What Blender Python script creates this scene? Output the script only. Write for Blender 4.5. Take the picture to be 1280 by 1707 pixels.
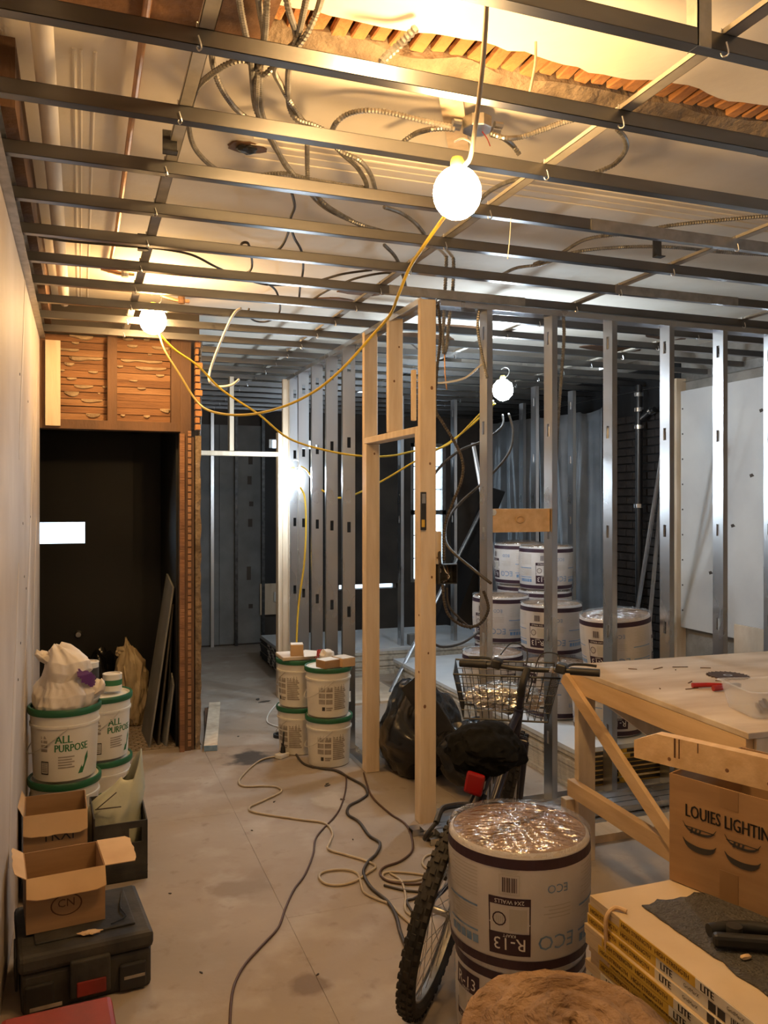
import bpy, bmesh, math, random
from mathutils import Vector, Matrix, noise
# ---------------------------------------------------------------- scene, camera, light
scene = bpy.context.scene
C = scene.collection
for o in list(bpy.data.objects): bpy.data.objects.remove(o)
TH = math.radians(20.1); ST, CT = math.sin(TH), math.cos(TH)
FPX, HZ, EYE = 1380.0, 836.0, 1.70
cd = bpy.data.cameras.new('camera'); cam = bpy.data.objects.new('camera', cd); C.objects.link(cam)
cam.location = (0, 0, EYE); cam.rotation_euler = (math.pi/2, 0, -TH)
cd.sensor_fit = 'VERTICAL'; cd.sensor_height = 36.0; cd.lens = 36.0*FPX/1707.0
cd.shift_y = (HZ-853.5)/1707.0
cd.clip_start = 0.05; scene.camera = cam
vs = scene.view_settings
vs.view_transform = 'Standard'; vs.look = 'None'; vs.gamma = 1.0; vs.use_curve_mapping = False
vs.exposure = -0.06
scene.cycles.max_bounces = 7; scene.cycles.diffuse_bounces = 4; scene.cycles.glossy_bounces = 4
world = bpy.data.worlds.new('world'); scene.world = world; world.use_nodes = True
wb = world.node_tree.nodes['Background']; wb.inputs[0].default_value = (0.74, 0.88, 1.0, 1); wb.inputs[1].default_value = 4.2
WARM = (1.0, 0.60, 0.24); COOL = (0.76, 0.89, 1.0)

def P(u, v, zc):                       # world point seen at photo pixel (u, v), zc metres in front of the camera
    a = (u-640)/FPX
    return Vector((zc*(ST+a*CT), zc*(CT-a*ST), EYE+(HZ-v)/FPX*zc))
def F(u, v, z=0.0):                    # world point at pixel (u, v) on the level plane of height z
    return P(u, v, (z-EYE)*FPX/(HZ-v))

# ---------------------------------------------------------------- materials
MATS = {}
def mat(name, c1, c2=None, scale=6, rough=.6, metal=0.0, bump=0.0, bscale=40, stretch=(1,1,1), detail=5, lo=.35, hi=.65,
        spec=.5, alpha=1.0, emit=None, estr=0, trans=0.0, coat=0.0, world_pos=False, sss=0, rvar=0.0):
    m = bpy.data.materials.new(name); m.use_nodes = True; MATS[name] = m
    nt = m.node_tree; b = nt.nodes['Principled BSDF']; L = nt.links.new
    b.inputs['Roughness'].default_value = rough; b.inputs['Metallic'].default_value = metal
    b.inputs['Specular IOR Level'].default_value = spec; b.inputs['Alpha'].default_value = alpha
    b.inputs['Transmission Weight'].default_value = trans; b.inputs['Coat Weight'].default_value = coat
    b.inputs['Base Color'].default_value = (*c1, 1)
    if emit: b.inputs['Emission Color'].default_value = (*emit, 1); b.inputs['Emission Strength'].default_value = estr
    src = None
    if c2 is not None or bump > 0:
        if world_pos: src = nt.nodes.new('ShaderNodeNewGeometry').outputs['Position']
        else: src = nt.nodes.new('ShaderNodeTexCoord').outputs['Object']
        mp = nt.nodes.new('ShaderNodeMapping'); mp.inputs['Scale'].default_value = stretch; L(src, mp.inputs[0]); src = mp.outputs[0]
    if c2 is not None:
        n = nt.nodes.new('ShaderNodeTexNoise'); n.inputs['Scale'].default_value = scale; n.inputs['Detail'].default_value = detail
        L(src, n.inputs['Vector'])
        r = nt.nodes.new('ShaderNodeMapRange'); r.inputs[1].default_value = lo; r.inputs[2].default_value = hi; L(n.outputs[0], r.inputs[0])
        x = nt.nodes.new('ShaderNodeMix'); x.data_type = 'RGBA'; x.inputs[6].default_value = (*c1, 1); x.inputs[7].default_value = (*c2, 1)
        L(r.outputs[0], x.inputs[0]); L(x.outputs[2], b.inputs['Base Color'])
        if rvar:
            rr = nt.nodes.new('ShaderNodeMapRange'); rr.inputs[3].default_value = rough-rvar; rr.inputs[4].default_value = rough+rvar
            L(n.outputs[0], rr.inputs[0]); L(rr.outputs[0], b.inputs['Roughness'])
    if bump > 0:
        n2 = nt.nodes.new('ShaderNodeTexNoise'); n2.inputs['Scale'].default_value = bscale; n2.inputs['Detail'].default_value = 6; L(src, n2.inputs['Vector'])
        bp = nt.nodes.new('ShaderNodeBump'); bp.inputs['Strength'].default_value = bump; bp.inputs['Distance'].default_value = .02
        L(n2.outputs[0], bp.inputs['Height']); L(bp.outputs[0], b.inputs['Normal'])
    return m
mat('plaster', (.84,.79,.70), (.74,.68,.58), 2.2, .75, bump=.12, bscale=14)
mat('wall_paint', (.54,.485,.435), (.41,.355,.31), 1.6, .6, bump=.15, bscale=9, detail=7)
mat('brown_wood', (.17,.085,.04), (.085,.045,.025), 4, .75, stretch=(1,1,.25), bump=.3, bscale=30)
mat('lath_wood', (.30,.145,.065), (.17,.08,.038), 5, .8, stretch=(.4,2,3), bump=.4, bscale=40)
mat('lath_orange', (.50,.24,.09), (.33,.14,.05), 6, .8, bump=.4, bscale=40)
mat('mortar', (.30,.225,.15), (.15,.11,.075), 9, .95, bump=.9, bscale=30)
mat('lumber', (.74,.61,.45), (.62,.48,.32), 7, .6, stretch=(3,3,.35), bump=.08, bscale=40, detail=8)
mat('lumber_flat', (.70,.50,.29), (.57,.38,.20), 7, .6, stretch=(3,.35,3), bump=.08, bscale=40, detail=8)
mat('lumber_pale', (.72,.62,.48), (.58,.47,.34), 7, .6, stretch=(3,3,.35), detail=8)
mat('knot', (.18,.085,.04), rough=.6)
mat('ply', (.68,.585,.47), (.50,.39,.275), 3.2, .6, stretch=(.6,2,1), bump=.08, bscale=20, detail=9)
mat('steel', (.70,.71,.73), (.60,.61,.63), 5, .30, 1.0, stretch=(1,1,.3), detail=2, rvar=.10)
mat('steel_dull', (.50,.49,.47), (.38,.37,.35), 20, .42, 1.0, rvar=.1)
mat('conduit', (.34,.325,.30), (.22,.21,.19), 30, .42, .75)
mat('rail_steel', (.235,.235,.24), (.17,.17,.175), 9, .34, 1.0, detail=3, rvar=.10)
mat('channel_pale', (.50,.46,.39), (.38,.35,.30), 12, .5, .45)
mat('wall_patch', (.62,.56,.50), (.50,.44,.39), 3, .6)
mat('lath_pale', (.40,.22,.11), (.26,.13,.06), 5, .8, stretch=(.4,2,3), bump=.4, bscale=40)
mat('dark_steel', (.10,.10,.10), (.05,.05,.05), 20, .45, .8)
mat('copper', (.62,.36,.20), (.40,.24,.15), 8, .45, .9)
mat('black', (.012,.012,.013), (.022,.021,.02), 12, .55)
mat('black_gloss', (.010,.010,.011), rough=.22, bump=.25, bscale=9)
mat('black_cloth', (.005,.005,.005), (.009,.009,.009), 40, .95, bump=.15, bscale=60, spec=.1)
mat('rubber', (.016,.015,.014), (.035,.03,.026), 14, .8)
mat('frame_paint', (.015,.016,.035), rough=.3)
mat('red', (.42,.02,.015), (.30,.02,.015), 10, .4)
mat('red_lens', (.26,.006,.006), rough=.2)
mat('tool_red', (.28,.022,.015), (.18,.02,.015), 6, .55, bump=.1, bscale=25)
mat('tool_black', (.018,.0175,.017), (.05,.045,.038), 9, .7, bump=.15, bscale=30)
mat('cardboard', (.36,.215,.105), (.30,.175,.085), 5, .85, stretch=(1,1,6))
mat('cardboard_light', (.62,.42,.23), (.52,.34,.18), 5, .85)
mat('tape_brown', (.27,.155,.07), rough=.35)
mat('pail', (.74,.71,.64), (.66,.62,.54), 6, .45, spec=.4)
mat('green_lid', (.012,.13,.05), (.02,.10,.045), 8, .45)
mat('print_grey', (.26,.22,.18), (.36,.32,.27), 30, .6)
mat('print_dark', (.035,.03,.028), rough=.6)
mat('print_purple', (.04,.016,.030), rough=.5)
mat('print_blue', (.13,.25,.45), (.25,.38,.58), 20, .5)
mat('print_green', (.03,.16,.06), rough=.6)
mat('print_red', (.45,.05,.05), rough=.6)
mat('rust', (.055,.034,.025), (.09,.05,.03), 30, .75, .3)
mat('print_brown', (.10,.045,.018), rough=.7)
mat('print_grey_pale', (.52,.49,.44), rough=.6)
mat('roll_white', (.66,.63,.61), (.56,.53,.51), 5, .38, bump=.22, bscale=14, spec=.5)
mat('white_print', (.80,.78,.75), rough=.5)
mat('bag_white', (.74,.68,.60), (.62,.55,.47), 6, .5, bump=.15, bscale=25)
mat('bag_green', (.56,.58,.46), (.46,.48,.37), 5, .4, bump=.2, bscale=18)
mat('bag_beige', (.52,.42,.27), (.42,.33,.2), 6, .5, bump=.2, bscale=25)
mat('purple', (.10,.02,.13), rough=.5)
mat('gyp_face', (.60,.56,.50), (.48,.44,.38), 3, .8, bump=.05)
mat('gyp_tan', (.62,.49,.33), (.52,.40,.26), 3, .8)
mat('gyp_edge', (.62,.58,.50), (.40,.37,.32), 22, .85)
mat('tape_yellow', (.66,.42,.05), (.52,.32,.04), 10, .6)
mat('tape_white', (.70,.66,.58), (.60,.56,.48), 10, .6)
mat('gyp_white', (.62,.66,.70), (.52,.56,.60), 3, .7)
mat('board_white', (.66,.67,.67), (.56,.57,.58), 2, .55, bump=.03)
mat('grey_board', (.22,.225,.225), (.16,.165,.165), 4, .85, bump=.05)
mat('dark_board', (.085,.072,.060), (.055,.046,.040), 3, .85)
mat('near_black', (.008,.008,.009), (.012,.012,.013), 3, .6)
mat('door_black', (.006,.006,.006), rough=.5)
mat('poly_sheet', (.26,.275,.295), (.15,.16,.175), 2.5, .35, bump=.35, bscale=5)
mat('brick_dark', (.026,.020,.018), (.016,.013,.012), 14, .9, bump=.3)
mat('cast_iron', (.012,.012,.013), rough=.35)
mat('chrome', (.75,.75,.76), rough=.12, metal=1)
mat('foil', (.80,.80,.80), (.62,.62,.62), 9, .16, 1.0, bump=.7, bscale=22)
mat('cord_yellow', (.72,.52,.05), rough=.45)
mat('cord_beige', (.50,.42,.30), (.42,.34,.24), 20, .55)
mat('cord_white', (.72,.70,.65), rough=.45)
mat('cord_brown', (.085,.042,.024), rough=.5)
mat('cord_dark', (.07,.055,.042), (.04,.034,.03), 20, .55)
mat('socket', (.55,.45,.10), rough=.5)
mat('bin_clear', (.80,.80,.82), rough=.25, alpha=.30)
mat('mesh_grey', (.12,.112,.10), (.075,.07,.063), 60, .6, bump=1.0, bscale=140)
mat('hex_tile', (.36,.30,.24), (.28,.23,.18), 20, .6)
mat('fiberglass', (.36,.225,.125), (.20,.115,.06), 9, .95, stretch=(1,1,3), bump=1.0, bscale=45)
mat('plaster_dirty', (.44,.33,.21), (.30,.21,.13), 12, .9, bump=.3)
mat('concrete', (.32,.30,.27), (.20,.19,.17), 5, .9, bump=.3)
def glass_mat():
    m = bpy.data.materials.new('window_glass'); m.use_nodes = True; MATS['window_glass'] = m
    nt = m.node_tree; nt.nodes.clear(); L = nt.links.new
    o = nt.nodes.new('ShaderNodeOutputMaterial'); t = nt.nodes.new('ShaderNodeBsdfTransparent'); g = nt.nodes.new('ShaderNodeBsdfGlossy')
    g.inputs['Roughness'].default_value = .03; t.inputs[0].default_value = (.93,.97,1,1)
    f = nt.nodes.new('ShaderNodeFresnel'); f.inputs[0].default_value = 1.45; x = nt.nodes.new('ShaderNodeMixShader')
    L(f.outputs[0], x.inputs[0]); L(t.outputs[0], x.inputs[1]); L(g.outputs[0], x.inputs[2]); L(x.outputs[0], o.inputs[0])
glass_mat()
def film_mat():                        # clear shrink film over the rolls: glossy creased, mostly transparent
    m = bpy.data.materials.new('shrink_film'); m.use_nodes = True; MATS['shrink_film'] = m
    nt = m.node_tree; nt.nodes.clear(); L = nt.links.new
    o = nt.nodes.new('ShaderNodeOutputMaterial'); t = nt.nodes.new('ShaderNodeBsdfTransparent'); g = nt.nodes.new('ShaderNodeBsdfGlossy')
    g.inputs['Roughness'].default_value = .12; g.inputs[0].default_value = (.95,.95,.97,1)
    tc = nt.nodes.new('ShaderNodeTexCoord'); mp = nt.nodes.new('ShaderNodeMapping'); mp.inputs['Scale'].default_value = (9,2.2,3); mp.inputs['Rotation'].default_value = (0,0,.5)
    n = nt.nodes.new('ShaderNodeTexNoise'); n.inputs['Scale'].default_value = 5; n.inputs['Detail'].default_value = 4
    bp = nt.nodes.new('ShaderNodeBump'); bp.inputs['Strength'].default_value = .8; bp.inputs['Distance'].default_value = .03
    L(tc.outputs['Object'], mp.inputs[0]); L(mp.outputs[0], n.inputs['Vector']); L(n.outputs[0], bp.inputs['Height']); L(bp.outputs[0], g.inputs['Normal'])
    x = nt.nodes.new('ShaderNodeMixShader'); x.inputs[0].default_value = .30
    L(t.outputs[0], x.inputs[1]); L(g.outputs[0], x.inputs[2]); L(x.outputs[0], o.inputs[0])
film_mat()
def floor_mat():
    m = bpy.data.materials.new('floor_dusty'); m.use_nodes = True; MATS['floor_dusty'] = m
    nt = m.node_tree; b = nt.nodes['Principled BSDF']; L = nt.links.new; N = nt.nodes.new
    pos = N('ShaderNodeNewGeometry').outputs['Position']
    def nz(s, d=6):
        n = N('ShaderNodeTexNoise'); n.inputs['Scale'].default_value = s; n.inputs['Detail'].default_value = d; L(pos, n.inputs['Vector']); return n.outputs[0]
    def ramp(v, lo, hi):
        r = N('ShaderNodeMapRange'); r.inputs[1].default_value = lo; r.inputs[2].default_value = hi; L(v, r.inputs[0]); return r.outputs[0]
    def mix(f, a, c):
        x = N('ShaderNodeMix'); x.data_type = 'RGBA'; L(f, x.inputs[0])
        if isinstance(a, tuple): x.inputs[6].default_value = (*a,1)
        else: L(a, x.inputs[6])
        x.inputs[7].default_value = (*c,1); return x.outputs[2]
    c = mix(ramp(nz(1.3), .35, .65), (.325,.265,.21), (.38,.325,.27))
    c = mix(ramp(nz(4.0, 9), .52, .78), c, (.46,.42,.375))
    c = mix(ramp(nz(2.3, 9), .56, .75), c, (.27,.20,.145))
    c = mix(ramp(nz(.9, 10), .50, .66), c, (.295,.25,.205))
    c = mix(ramp(nz(11, 9), .60, .80), c, (.25,.195,.15))
    def spot(center, sx, sy, thr):
        nonlocal c
        v = N('ShaderNodeVectorMath'); v.operation = 'SUBTRACT'; v.inputs[1].default_value = center; L(pos, v.inputs[0])
        w = N('ShaderNodeVectorMath'); w.operation = 'MULTIPLY'; w.inputs[1].default_value = (1/sx, 1/sy, 0); L(v.outputs[0], w.inputs[0])
        l = N('ShaderNodeVectorMath'); l.operation = 'LENGTH'; L(w.outputs[0], l.inputs[0])
        a = N('ShaderNodeMath'); a.operation = 'MULTIPLY_ADD'; L(nz(7, 8), a.inputs[0]); a.inputs[1].default_value = 1.6; L(l.outputs['Value'], a.inputs[2])
        return ramp(a.outputs[0], thr+.35, thr)
    s = spot(tuple(F(420,1262)), .26, .22, 1.2); c = mix(s, c, (.075,.065,.058))
    s = spot(tuple(F(515,1640)), .09, .09, 1.35); c = mix(s, c, (.21,.155,.11))
    s = spot(tuple(F(400,1480)), .22, .16, 1.15); c = mix(s, c, (.28,.225,.175))
    s = spot(tuple(F(545,1335)), .16, .2, 1.15); c = mix(s, c, (.46,.42,.37))
    L(c, b.inputs['Base Color']); b.inputs['Roughness'].default_value = .62; b.inputs['Specular IOR Level'].default_value = .3
    bp = N('ShaderNodeBump'); bp.inputs['Strength'].default_value = .12; bp.inputs['Distance'].default_value = .02; L(nz(20), bp.inputs['Height']); L(bp.outputs[0], b.inputs['Normal'])
floor_mat()

# ---------------------------------------------------------------- helpers
TEXT = {}
def make_texts(strings):
    tmp = []
    for s in strings:
        cu = bpy.data.curves.new('t', 'FONT'); cu.body = s; cu.size = 1; cu.align_x = 'CENTER'; cu.align_y = 'CENTER'; cu.resolution_u = 2
        o = bpy.data.objects.new('t', cu); C.objects.link(o); tmp.append((s, o))
    dg = bpy.context.evaluated_depsgraph_get(); dg.update()
    for s, o in tmp:
        me = bpy.data.meshes.new_from_object(o.evaluated_get(dg))
        V = [v.co.copy() for v in me.vertices]; Fc = [tuple(p.vertices) for p in me.polygons]
        TEXT[s] = (V, Fc); bpy.data.meshes.remove(me)
        cu = o.data; bpy.data.objects.remove(o); bpy.data.curves.remove(cu)
make_texts(['R-13', '2X4 WALLS', 'ECO', 'LOUIES LIGHTING', 'LITE', 'GridMarX', '1/2" x 8\' TE', 'HIGH STRENGTH', 'ALL', 'PURPOSE', 'KRAFT', 'CN', 'TKXI'])

class M:
    def __init__(s): s.v = []; s.f = []
    def add(s, vs, fs):
        n = len(s.v); s.v += [Vector(v) for v in vs]; s.f += [tuple(i+n for i in f) for f in fs]; return s
    def box(s, x0, x1, y0, y1, z0, z1, mx=None):
        vs = [Vector(p) for p in ((x0,y0,z0),(x1,y0,z0),(x1,y1,z0),(x0,y1,z0),(x0,y0,z1),(x1,y0,z1),(x1,y1,z1),(x0,y1,z1))]
        if mx is not None: vs = [mx @ v for v in vs]
        return s.add(vs, [(0,3,2,1),(4,5,6,7),(0,1,5,4),(1,2,6,5),(2,3,7,6),(3,0,4,7)])
    def bbox(s, x0, x1, y0, y1, z0, z1, bev=.01, seg=2, mx=None):
        bm = bmesh.new(); bmesh.ops.create_cube(bm, size=1)
        for v in bm.verts: v.co = Vector(((x0+x1)/2+v.co.x*(x1-x0), (y0+y1)/2+v.co.y*(y1-y0), (z0+z1)/2+v.co.z*(z1-z0)))
        bmesh.ops.bevel(bm, geom=bm.edges[:], offset=bev, segments=seg, affect='EDGES', profile=.5)
        s.bm(bm, mx); return s
    def bm(s, bm, mx=None):
        bm.verts.index_update()
        s.add([(mx @ v.co) if mx is not None else v.co.copy() for v in bm.verts], [[v.index for v in f.verts] for f in bm.faces]); bm.free()
    def beam(s, a, b, w, h, up=(0,0,1), chamfer=0):
        a, b = Vector(a), Vector(b); d = (b-a).normalized(); up = Vector(up); r = d.cross(up).normalized(); u = r.cross(d)
        vs = []
        for p in (a, b):
            for i, j in ((-1,-1),(1,-1),(1,1),(-1,1)): vs.append(p+r*(i*w/2)+u*(j*h/2))
        return s.add(vs, [(0,1,2,3),(7,6,5,4),(0,4,5,1),(1,5,6,2),(2,6,7,3),(3,7,4,0)])
    def tube(s, pts, r, n=8, smooth=6, rib=0, cap=True, jit=0):
        pts = [Vector(p) for p in pts]
        if smooth and len(pts) > 2: pts = catmull(pts, smooth)
        if rib:                          # resample evenly for the armour rings
            pts = resample(pts, rib)
        rings = []; prev = None
        for i, p in enumerate(pts):
            d = (pts[min(i+1, len(pts)-1)]-pts[max(i-1, 0)]);  d = d.normalized() if d.length > 1e-9 else Vector((0,0,1))
            if prev is None:
                ref = Vector((0,0,1)) if abs(d.z) < .9 else Vector((1,0,0)); x = d.cross(ref).normalized()
            else:
                x = (prev - d*prev.dot(d)); x = x.normalized() if x.length > 1e-6 else d.orthogonal().normalized()
            prev = x; y = d.cross(x)
            rr = r(i/(len(pts)-1)) if callable(r) else r
            if rib: rr *= (1.12 if i % 2 else .84)
            rings.append([p+(x*math.cos(t)+y*math.sin(t))*rr for t in (2*math.pi*k/n for k in range(n))])
        vs = [v for rg in rings for v in rg]; fs = []
        for i in range(len(rings)-1):
            for k in range(n): fs.append((i*n+k, i*n+(k+1)%n, (i+1)*n+(k+1)%n, (i+1)*n+k))
        if cap: fs.append(tuple(range(n-1,-1,-1))); fs.append(tuple((len(rings)-1)*n+k for k in range(n)))
        return s.add(vs, fs)
    def lathe(s, prof, n=32, mx=None, close=False, wob=None):
        vs = []; m = len(prof)
        for k in range(n):
            t = 2*math.pi*k/n
            for j, (r, z) in enumerate(prof):
                q = r if wob is None else r*wob(t, z)
                p = Vector((q*math.cos(t), q*math.sin(t), z)); vs.append(mx @ p if mx is not None else p)
        fs = []
        for k in range(n):
            for j in range(m if close else m-1):
                a, b = k*m+j, k*m+(j+1)%m; c, d = ((k+1)%n)*m+(j+1)%m, ((k+1)%n)*m+j; fs.append((a, d, c, b))
        return s.add(vs, fs)
    def prism(s, poly, z0, z1, mx=None):
        n = len(poly); vs = [Vector((x,y,z)) for z in (z0,z1) for x,y in poly]
        if mx is not None: vs = [mx @ v for v in vs]
        return s.add(vs, [tuple(range(n-1,-1,-1)), tuple(range(n,2*n))]+[(i,(i+1)%n,n+(i+1)%n,n+i) for i in range(n)])
    def text(s, string, fn):            # fn maps the flat letter plane (unit size) into the place
        V, Fc = TEXT[string]; return s.add([fn(v.x, v.y) for v in V], Fc)
    def patch(s, fn, x0, x1, y0, y1, nx=1, ny=1):
        vs = [fn(x0+(x1-x0)*i/nx, y0+(y1-y0)*j/ny) for j in range(ny+1) for i in range(nx+1)]
        return s.add(vs, [(j*(nx+1)+i, j*(nx+1)+i+1, (j+1)*(nx+1)+i+1, (j+1)*(nx+1)+i) for j in range(ny) for i in range(nx)])
    def blob(s, c, rad, seed=0, amp=.2, freq=2.0, sub=4, shape=None, mx=None):
        bm = bmesh.new(); bmesh.ops.create_icosphere(bm, subdivisions=sub, radius=1)
        for v in bm.verts:
            d = v.co.normalized(); q = d*freq+Vector((seed*7.3, seed*3.1, seed))
            k = 1+amp*(noise.noise(q)+.4*(.5-abs(noise.noise(q*1.9)))*2+.12*(.5-abs(noise.noise(q*4.1))))
            p = Vector((d.x*rad[0]*k, d.y*rad[1]*k, d.z*rad[2]*k))
            if shape: p = shape(p)
            v.co = p+Vector(c)
        s.bm(bm, mx); return s
    def mesh(s, name):
        me = bpy.data.meshes.new(name); me.from_pydata(s.v, [], s.f); me.update(); return me
    def build(s, name, m, parent=None, smooth=False, origin=None):
        if origin is not None: 
            o3 = Vector(origin)
            for v in s.v: v -= o3
        me = s.mesh(name); bm = bmesh.new(); bm.from_mesh(me); bmesh.ops.recalc_face_normals(bm, faces=bm.faces); bm.to_mesh(me); bm.free()
        me.materials.append(MATS[m])
        o = bpy.data.objects.new(name, me); C.objects.link(o)
        if origin is not None: o.location = origin
        if parent is not None: o.parent = parent
        if smooth:
            for p in me.polygons: p.use_smooth = True
            if smooth != 2: me.set_sharp_from_angle(angle=math.radians(40))
        return o
def catmull(pts, k):
    out = []; n = len(pts)
    for i in range(n-1):
        p0, p1, p2, p3 = pts[max(i-1,0)], pts[i], pts[i+1], pts[min(i+2,n-1)]
        for j in range(k):
            t = j/k; out.append(.5*((2*p1)+(p2-p0)*t+(2*p0-5*p1+4*p2-p3)*t*t+(3*p1-p0-3*p2+p3)*t*t*t))
    out.append(pts[-1]); return out
def resample(pts, step):
    out = [pts[0]]; acc = 0
    for a, b in zip(pts, pts[1:]):
        L_ = (b-a).length; t = step-acc
        while t <= L_: out.append(a+(b-a)*(t/L_)); t += step
        acc = (acc+L_) % step
    out.append(pts[-1]); return out
def tag(o, label=None, cat=None, group=None, kind=None):
    if label: o['label'] = label
    if cat: o['category'] = cat
    if group: o['group'] = group
    if kind: o['kind'] = kind
    return o
def thing(name, label, cat, loc=(0,0,0), rot=(0,0,0), group=None, scale=1):
    o = bpy.data.objects.new(name, None); C.objects.link(o); o.location = loc; o.rotation_euler = rot; o.empty_display_size = .1
    o.scale = (scale,)*3
    return tag(o, label, cat, group)
def copy_tree(o, parent=None):
    c = o.copy(); C.objects.link(c); c.parent = parent
    for ch in list(o.children): copy_tree(ch, c)
    return c
def share(src, name, parent, loc=(0,0,0), rot=(0,0,0)):
    o = bpy.data.objects.new(name, src.data); C.objects.link(o); o.parent = parent; o.location = loc; o.rotation_euler = rot; return o
RZ = lambda a: Matrix.Rotation(a, 4, 'Z')
def T(x, y, z): return Matrix.Translation((x, y, z))
rnd = random.Random(7)
# ---------------------------------------------------------------- the setting
def struct(name, mb, m, parent=None, smooth=False, origin=None):
    o = mb.build(name, m, parent, smooth, origin)
    if parent is None: o['kind'] = 'structure'
    return o
XL, XR, YN, YF, ZC = -.25, 5.0, -1.6, 9.8, 3.05
YW = 5.77                                           # lath wall with the dark opening
fl = struct('floor', M().box(-1.2, XR+.15, YN-.15, YF+.15, -.14, -.012), 'mortar')
xs = [XL, .79, 2.01, 3.23, 4.45, XR]
for i in range(5):
    ys = [YN] + [y for y in (-.35+(i%2)*1.22+2.44*k for k in range(6)) if YN+.1 < y < YF-.1] + [YF]
    for y0, y1 in zip(ys, ys[1:]):
        if i == 0 and y1 > YW+.1:
            y1 = YW+.1
            if y0 >= y1: continue
        M().box(xs[i]+.0007, xs[i+1]-.0007, y0+.0007, y1-.0007, -.012, 0).build('floor_panel', 'floor_dusty', fl)
# vestibule floor of small hexagonal tiles
M().box(-1.0, .66, YW+.1, 7.1, -.012, -.006).build('tile_bed', 'mortar', fl)
hexm = None
r_ = .026
for j in range(26):
    for i in range(22):
        x = -.20+i*r_*2.02+(j%2)*r_*1.01; y = YW+.13+j*r_*1.76
        if x > .63 or x < -.25+.02 or y > 6.95: continue
        if hexm is None:
            hexm = M().prism([(r_*.95*math.cos(math.pi/6+k*math.pi/3), r_*.95*math.sin(math.pi/6+k*math.pi/3)) for k in range(6)], -.006, 0).build('floor_tile', 'hex_tile', fl); hexm.location = (x, y, 0); cnt = 1
        elif cnt < 300: share(hexm, 'floor_tile', fl, (x, y, 0)); cnt += 1
# left wall: skim-coated board, patched
wl = struct('wall_left', M().box(XL-.12, XL, YN, YW, 0, 3.05), 'wall_paint')
for (y, z, w, h, s) in ((4.1, 2.35, .10, .9, 1), (4.7, 1.5, .12, 1.5, 2), (3.6, .9, .14, .9, 3), (5.1, 1.1, .10, 1.1, 4), (4.35, .95, .09, .7, 5), (5.3, 2.2, .12, .8, 6)):   # smears of joint compound
    n = 18; pts = []
    for k in range(n):
        t = 2*math.pi*k/n; q = 1+.35*noise.noise(Vector((math.cos(t)*1.5, math.sin(t)*1.5, s*5)))
        pts.append((y+w/2*q*math.cos(t)+.25*h*q*math.sin(t), z+h/2*q*math.sin(t)))
    mb = M(); mb.add([(XL+.0015, a, b) for a, b in pts]+[(XL-.002, a, b) for a, b in pts], [tuple(range(n))]+[(i, (i+1)%n, n+(i+1)%n, n+i) for i in range(n)])
    mb.build('compound_patch', 'wall_patch', wl)
for (y, z) in ((3.9,2.25),(4.2,1.35),(4.35,1.28),(3.95,1.08),(4.5,2.2),(4.1,1.6),(4.7,1.62),(3.8,.95)):
    M().lathe([(0,.002),(.006,.002),(.006,0)], 8, T(XL+.001, y, z) @ Matrix.Rotation(math.pi/2, 4, 'Y')).build('screw_head', 'dark_steel', wl)
# end wall: bare wooden lath over an opening
we = struct('wall_end', M().box(XL, .775, YW+.095, YW+.125, 2.2, 3.05), 'dark_board')
M().box(XL, .635, YW-.005, YW+.12, 2.175, 2.235).build('header_board', 'brown_wood', we)
for x0, x1 in ((XL+.0, XL+.03), (.165, .225), (.575, .635)):
    M().box(x0, x1, YW, YW+.07, 2.235, 2.80).build('stud', 'brown_wood', we)
M().box(XL+.035, XL+.125, YW-.03, YW-.002, 2.19, 2.74).build('lumber_board', 'lumber', we)
for bx0, bx1 in ((XL+.03, .165), (.225, .575)):
    z = 2.24; r = 0
    while z < 2.78:
        h = .0435+rnd.uniform(-.003,.003); dy = rnd.uniform(0,.006)
        M().box(bx0, bx1, YW+.072+dy, YW+.082+dy, z, z+h).build('lath', rnd.choice(('lath_wood','lath_wood','lath_pale')), we)
        # squeezed plaster key hanging in the gap
        n = 26; run = []
        for k in range(n+2):
            x = bx0+(bx1-bx0)*min(k,n)/n; q = noise.noise(Vector((x*8+r*3.3, r*1.7, bx0)))-.16 if k <= n else -1
            if q > 0: run.append((x, q)); continue
            if len(run) > 1:
                vs = []; fs = []
                for j, (xx, qq) in enumerate(run):
                    e = 0 if j in (0, len(run)-1) else 1
                    vs += [(xx, YW+.074, z+h+.004), (xx, YW+.068-.016*e*min(1,qq*3), z+h+.001-.010*qq*e), (xx, YW+.066-.006*e, z+h-.006-.045*qq*e), (xx, YW+.074, z+h-.010-.05*qq*e)]
                for j in range(len(run)-1):
                    for e in range(3): fs.append((j*4+e, j*4+e+1, j*4+e+5, j*4+e+4))
                M().add(vs, fs).build('plaster_key', 'plaster_dirty', we)
            run = []
        z += .047; r += 1
# jamb and the wall running back between vestibule and hall
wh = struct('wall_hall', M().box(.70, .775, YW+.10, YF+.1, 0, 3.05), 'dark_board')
M().box(.634, .705, YW-.01, YW+.10, 0, 2.80).build('jamb_post', 'brown_wood', wh)
M().box(.628, .66, YW-.03, YW-.01, 0, 2.16).build('jamb_casing', 'lath_wood', wh)
M().box(.708, .728, YW+.0, YW+.10, 0, 2.14).build('jamb_strip', 'brown_wood', wh)
z = .03
while z < 2.78:                                     # cut lath ends showing in the edge of the wall
    h = .036
    if z > 2.16: x1 = .765+rnd.uniform(-.012,.018)
    else: x1 = .735
    M().box(.684 if z < 2.16 else .735, x1 if z > 2.16 else .706, YW-.016+rnd.uniform(0,.006), YW+.05, z, z+h).build('lath_end', 'lath_pale' if z < 2.16 else 'lath_orange', wh)
    z += .047
mb = M(); n = 60                                    # ragged broken plaster edge
ring = []
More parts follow.
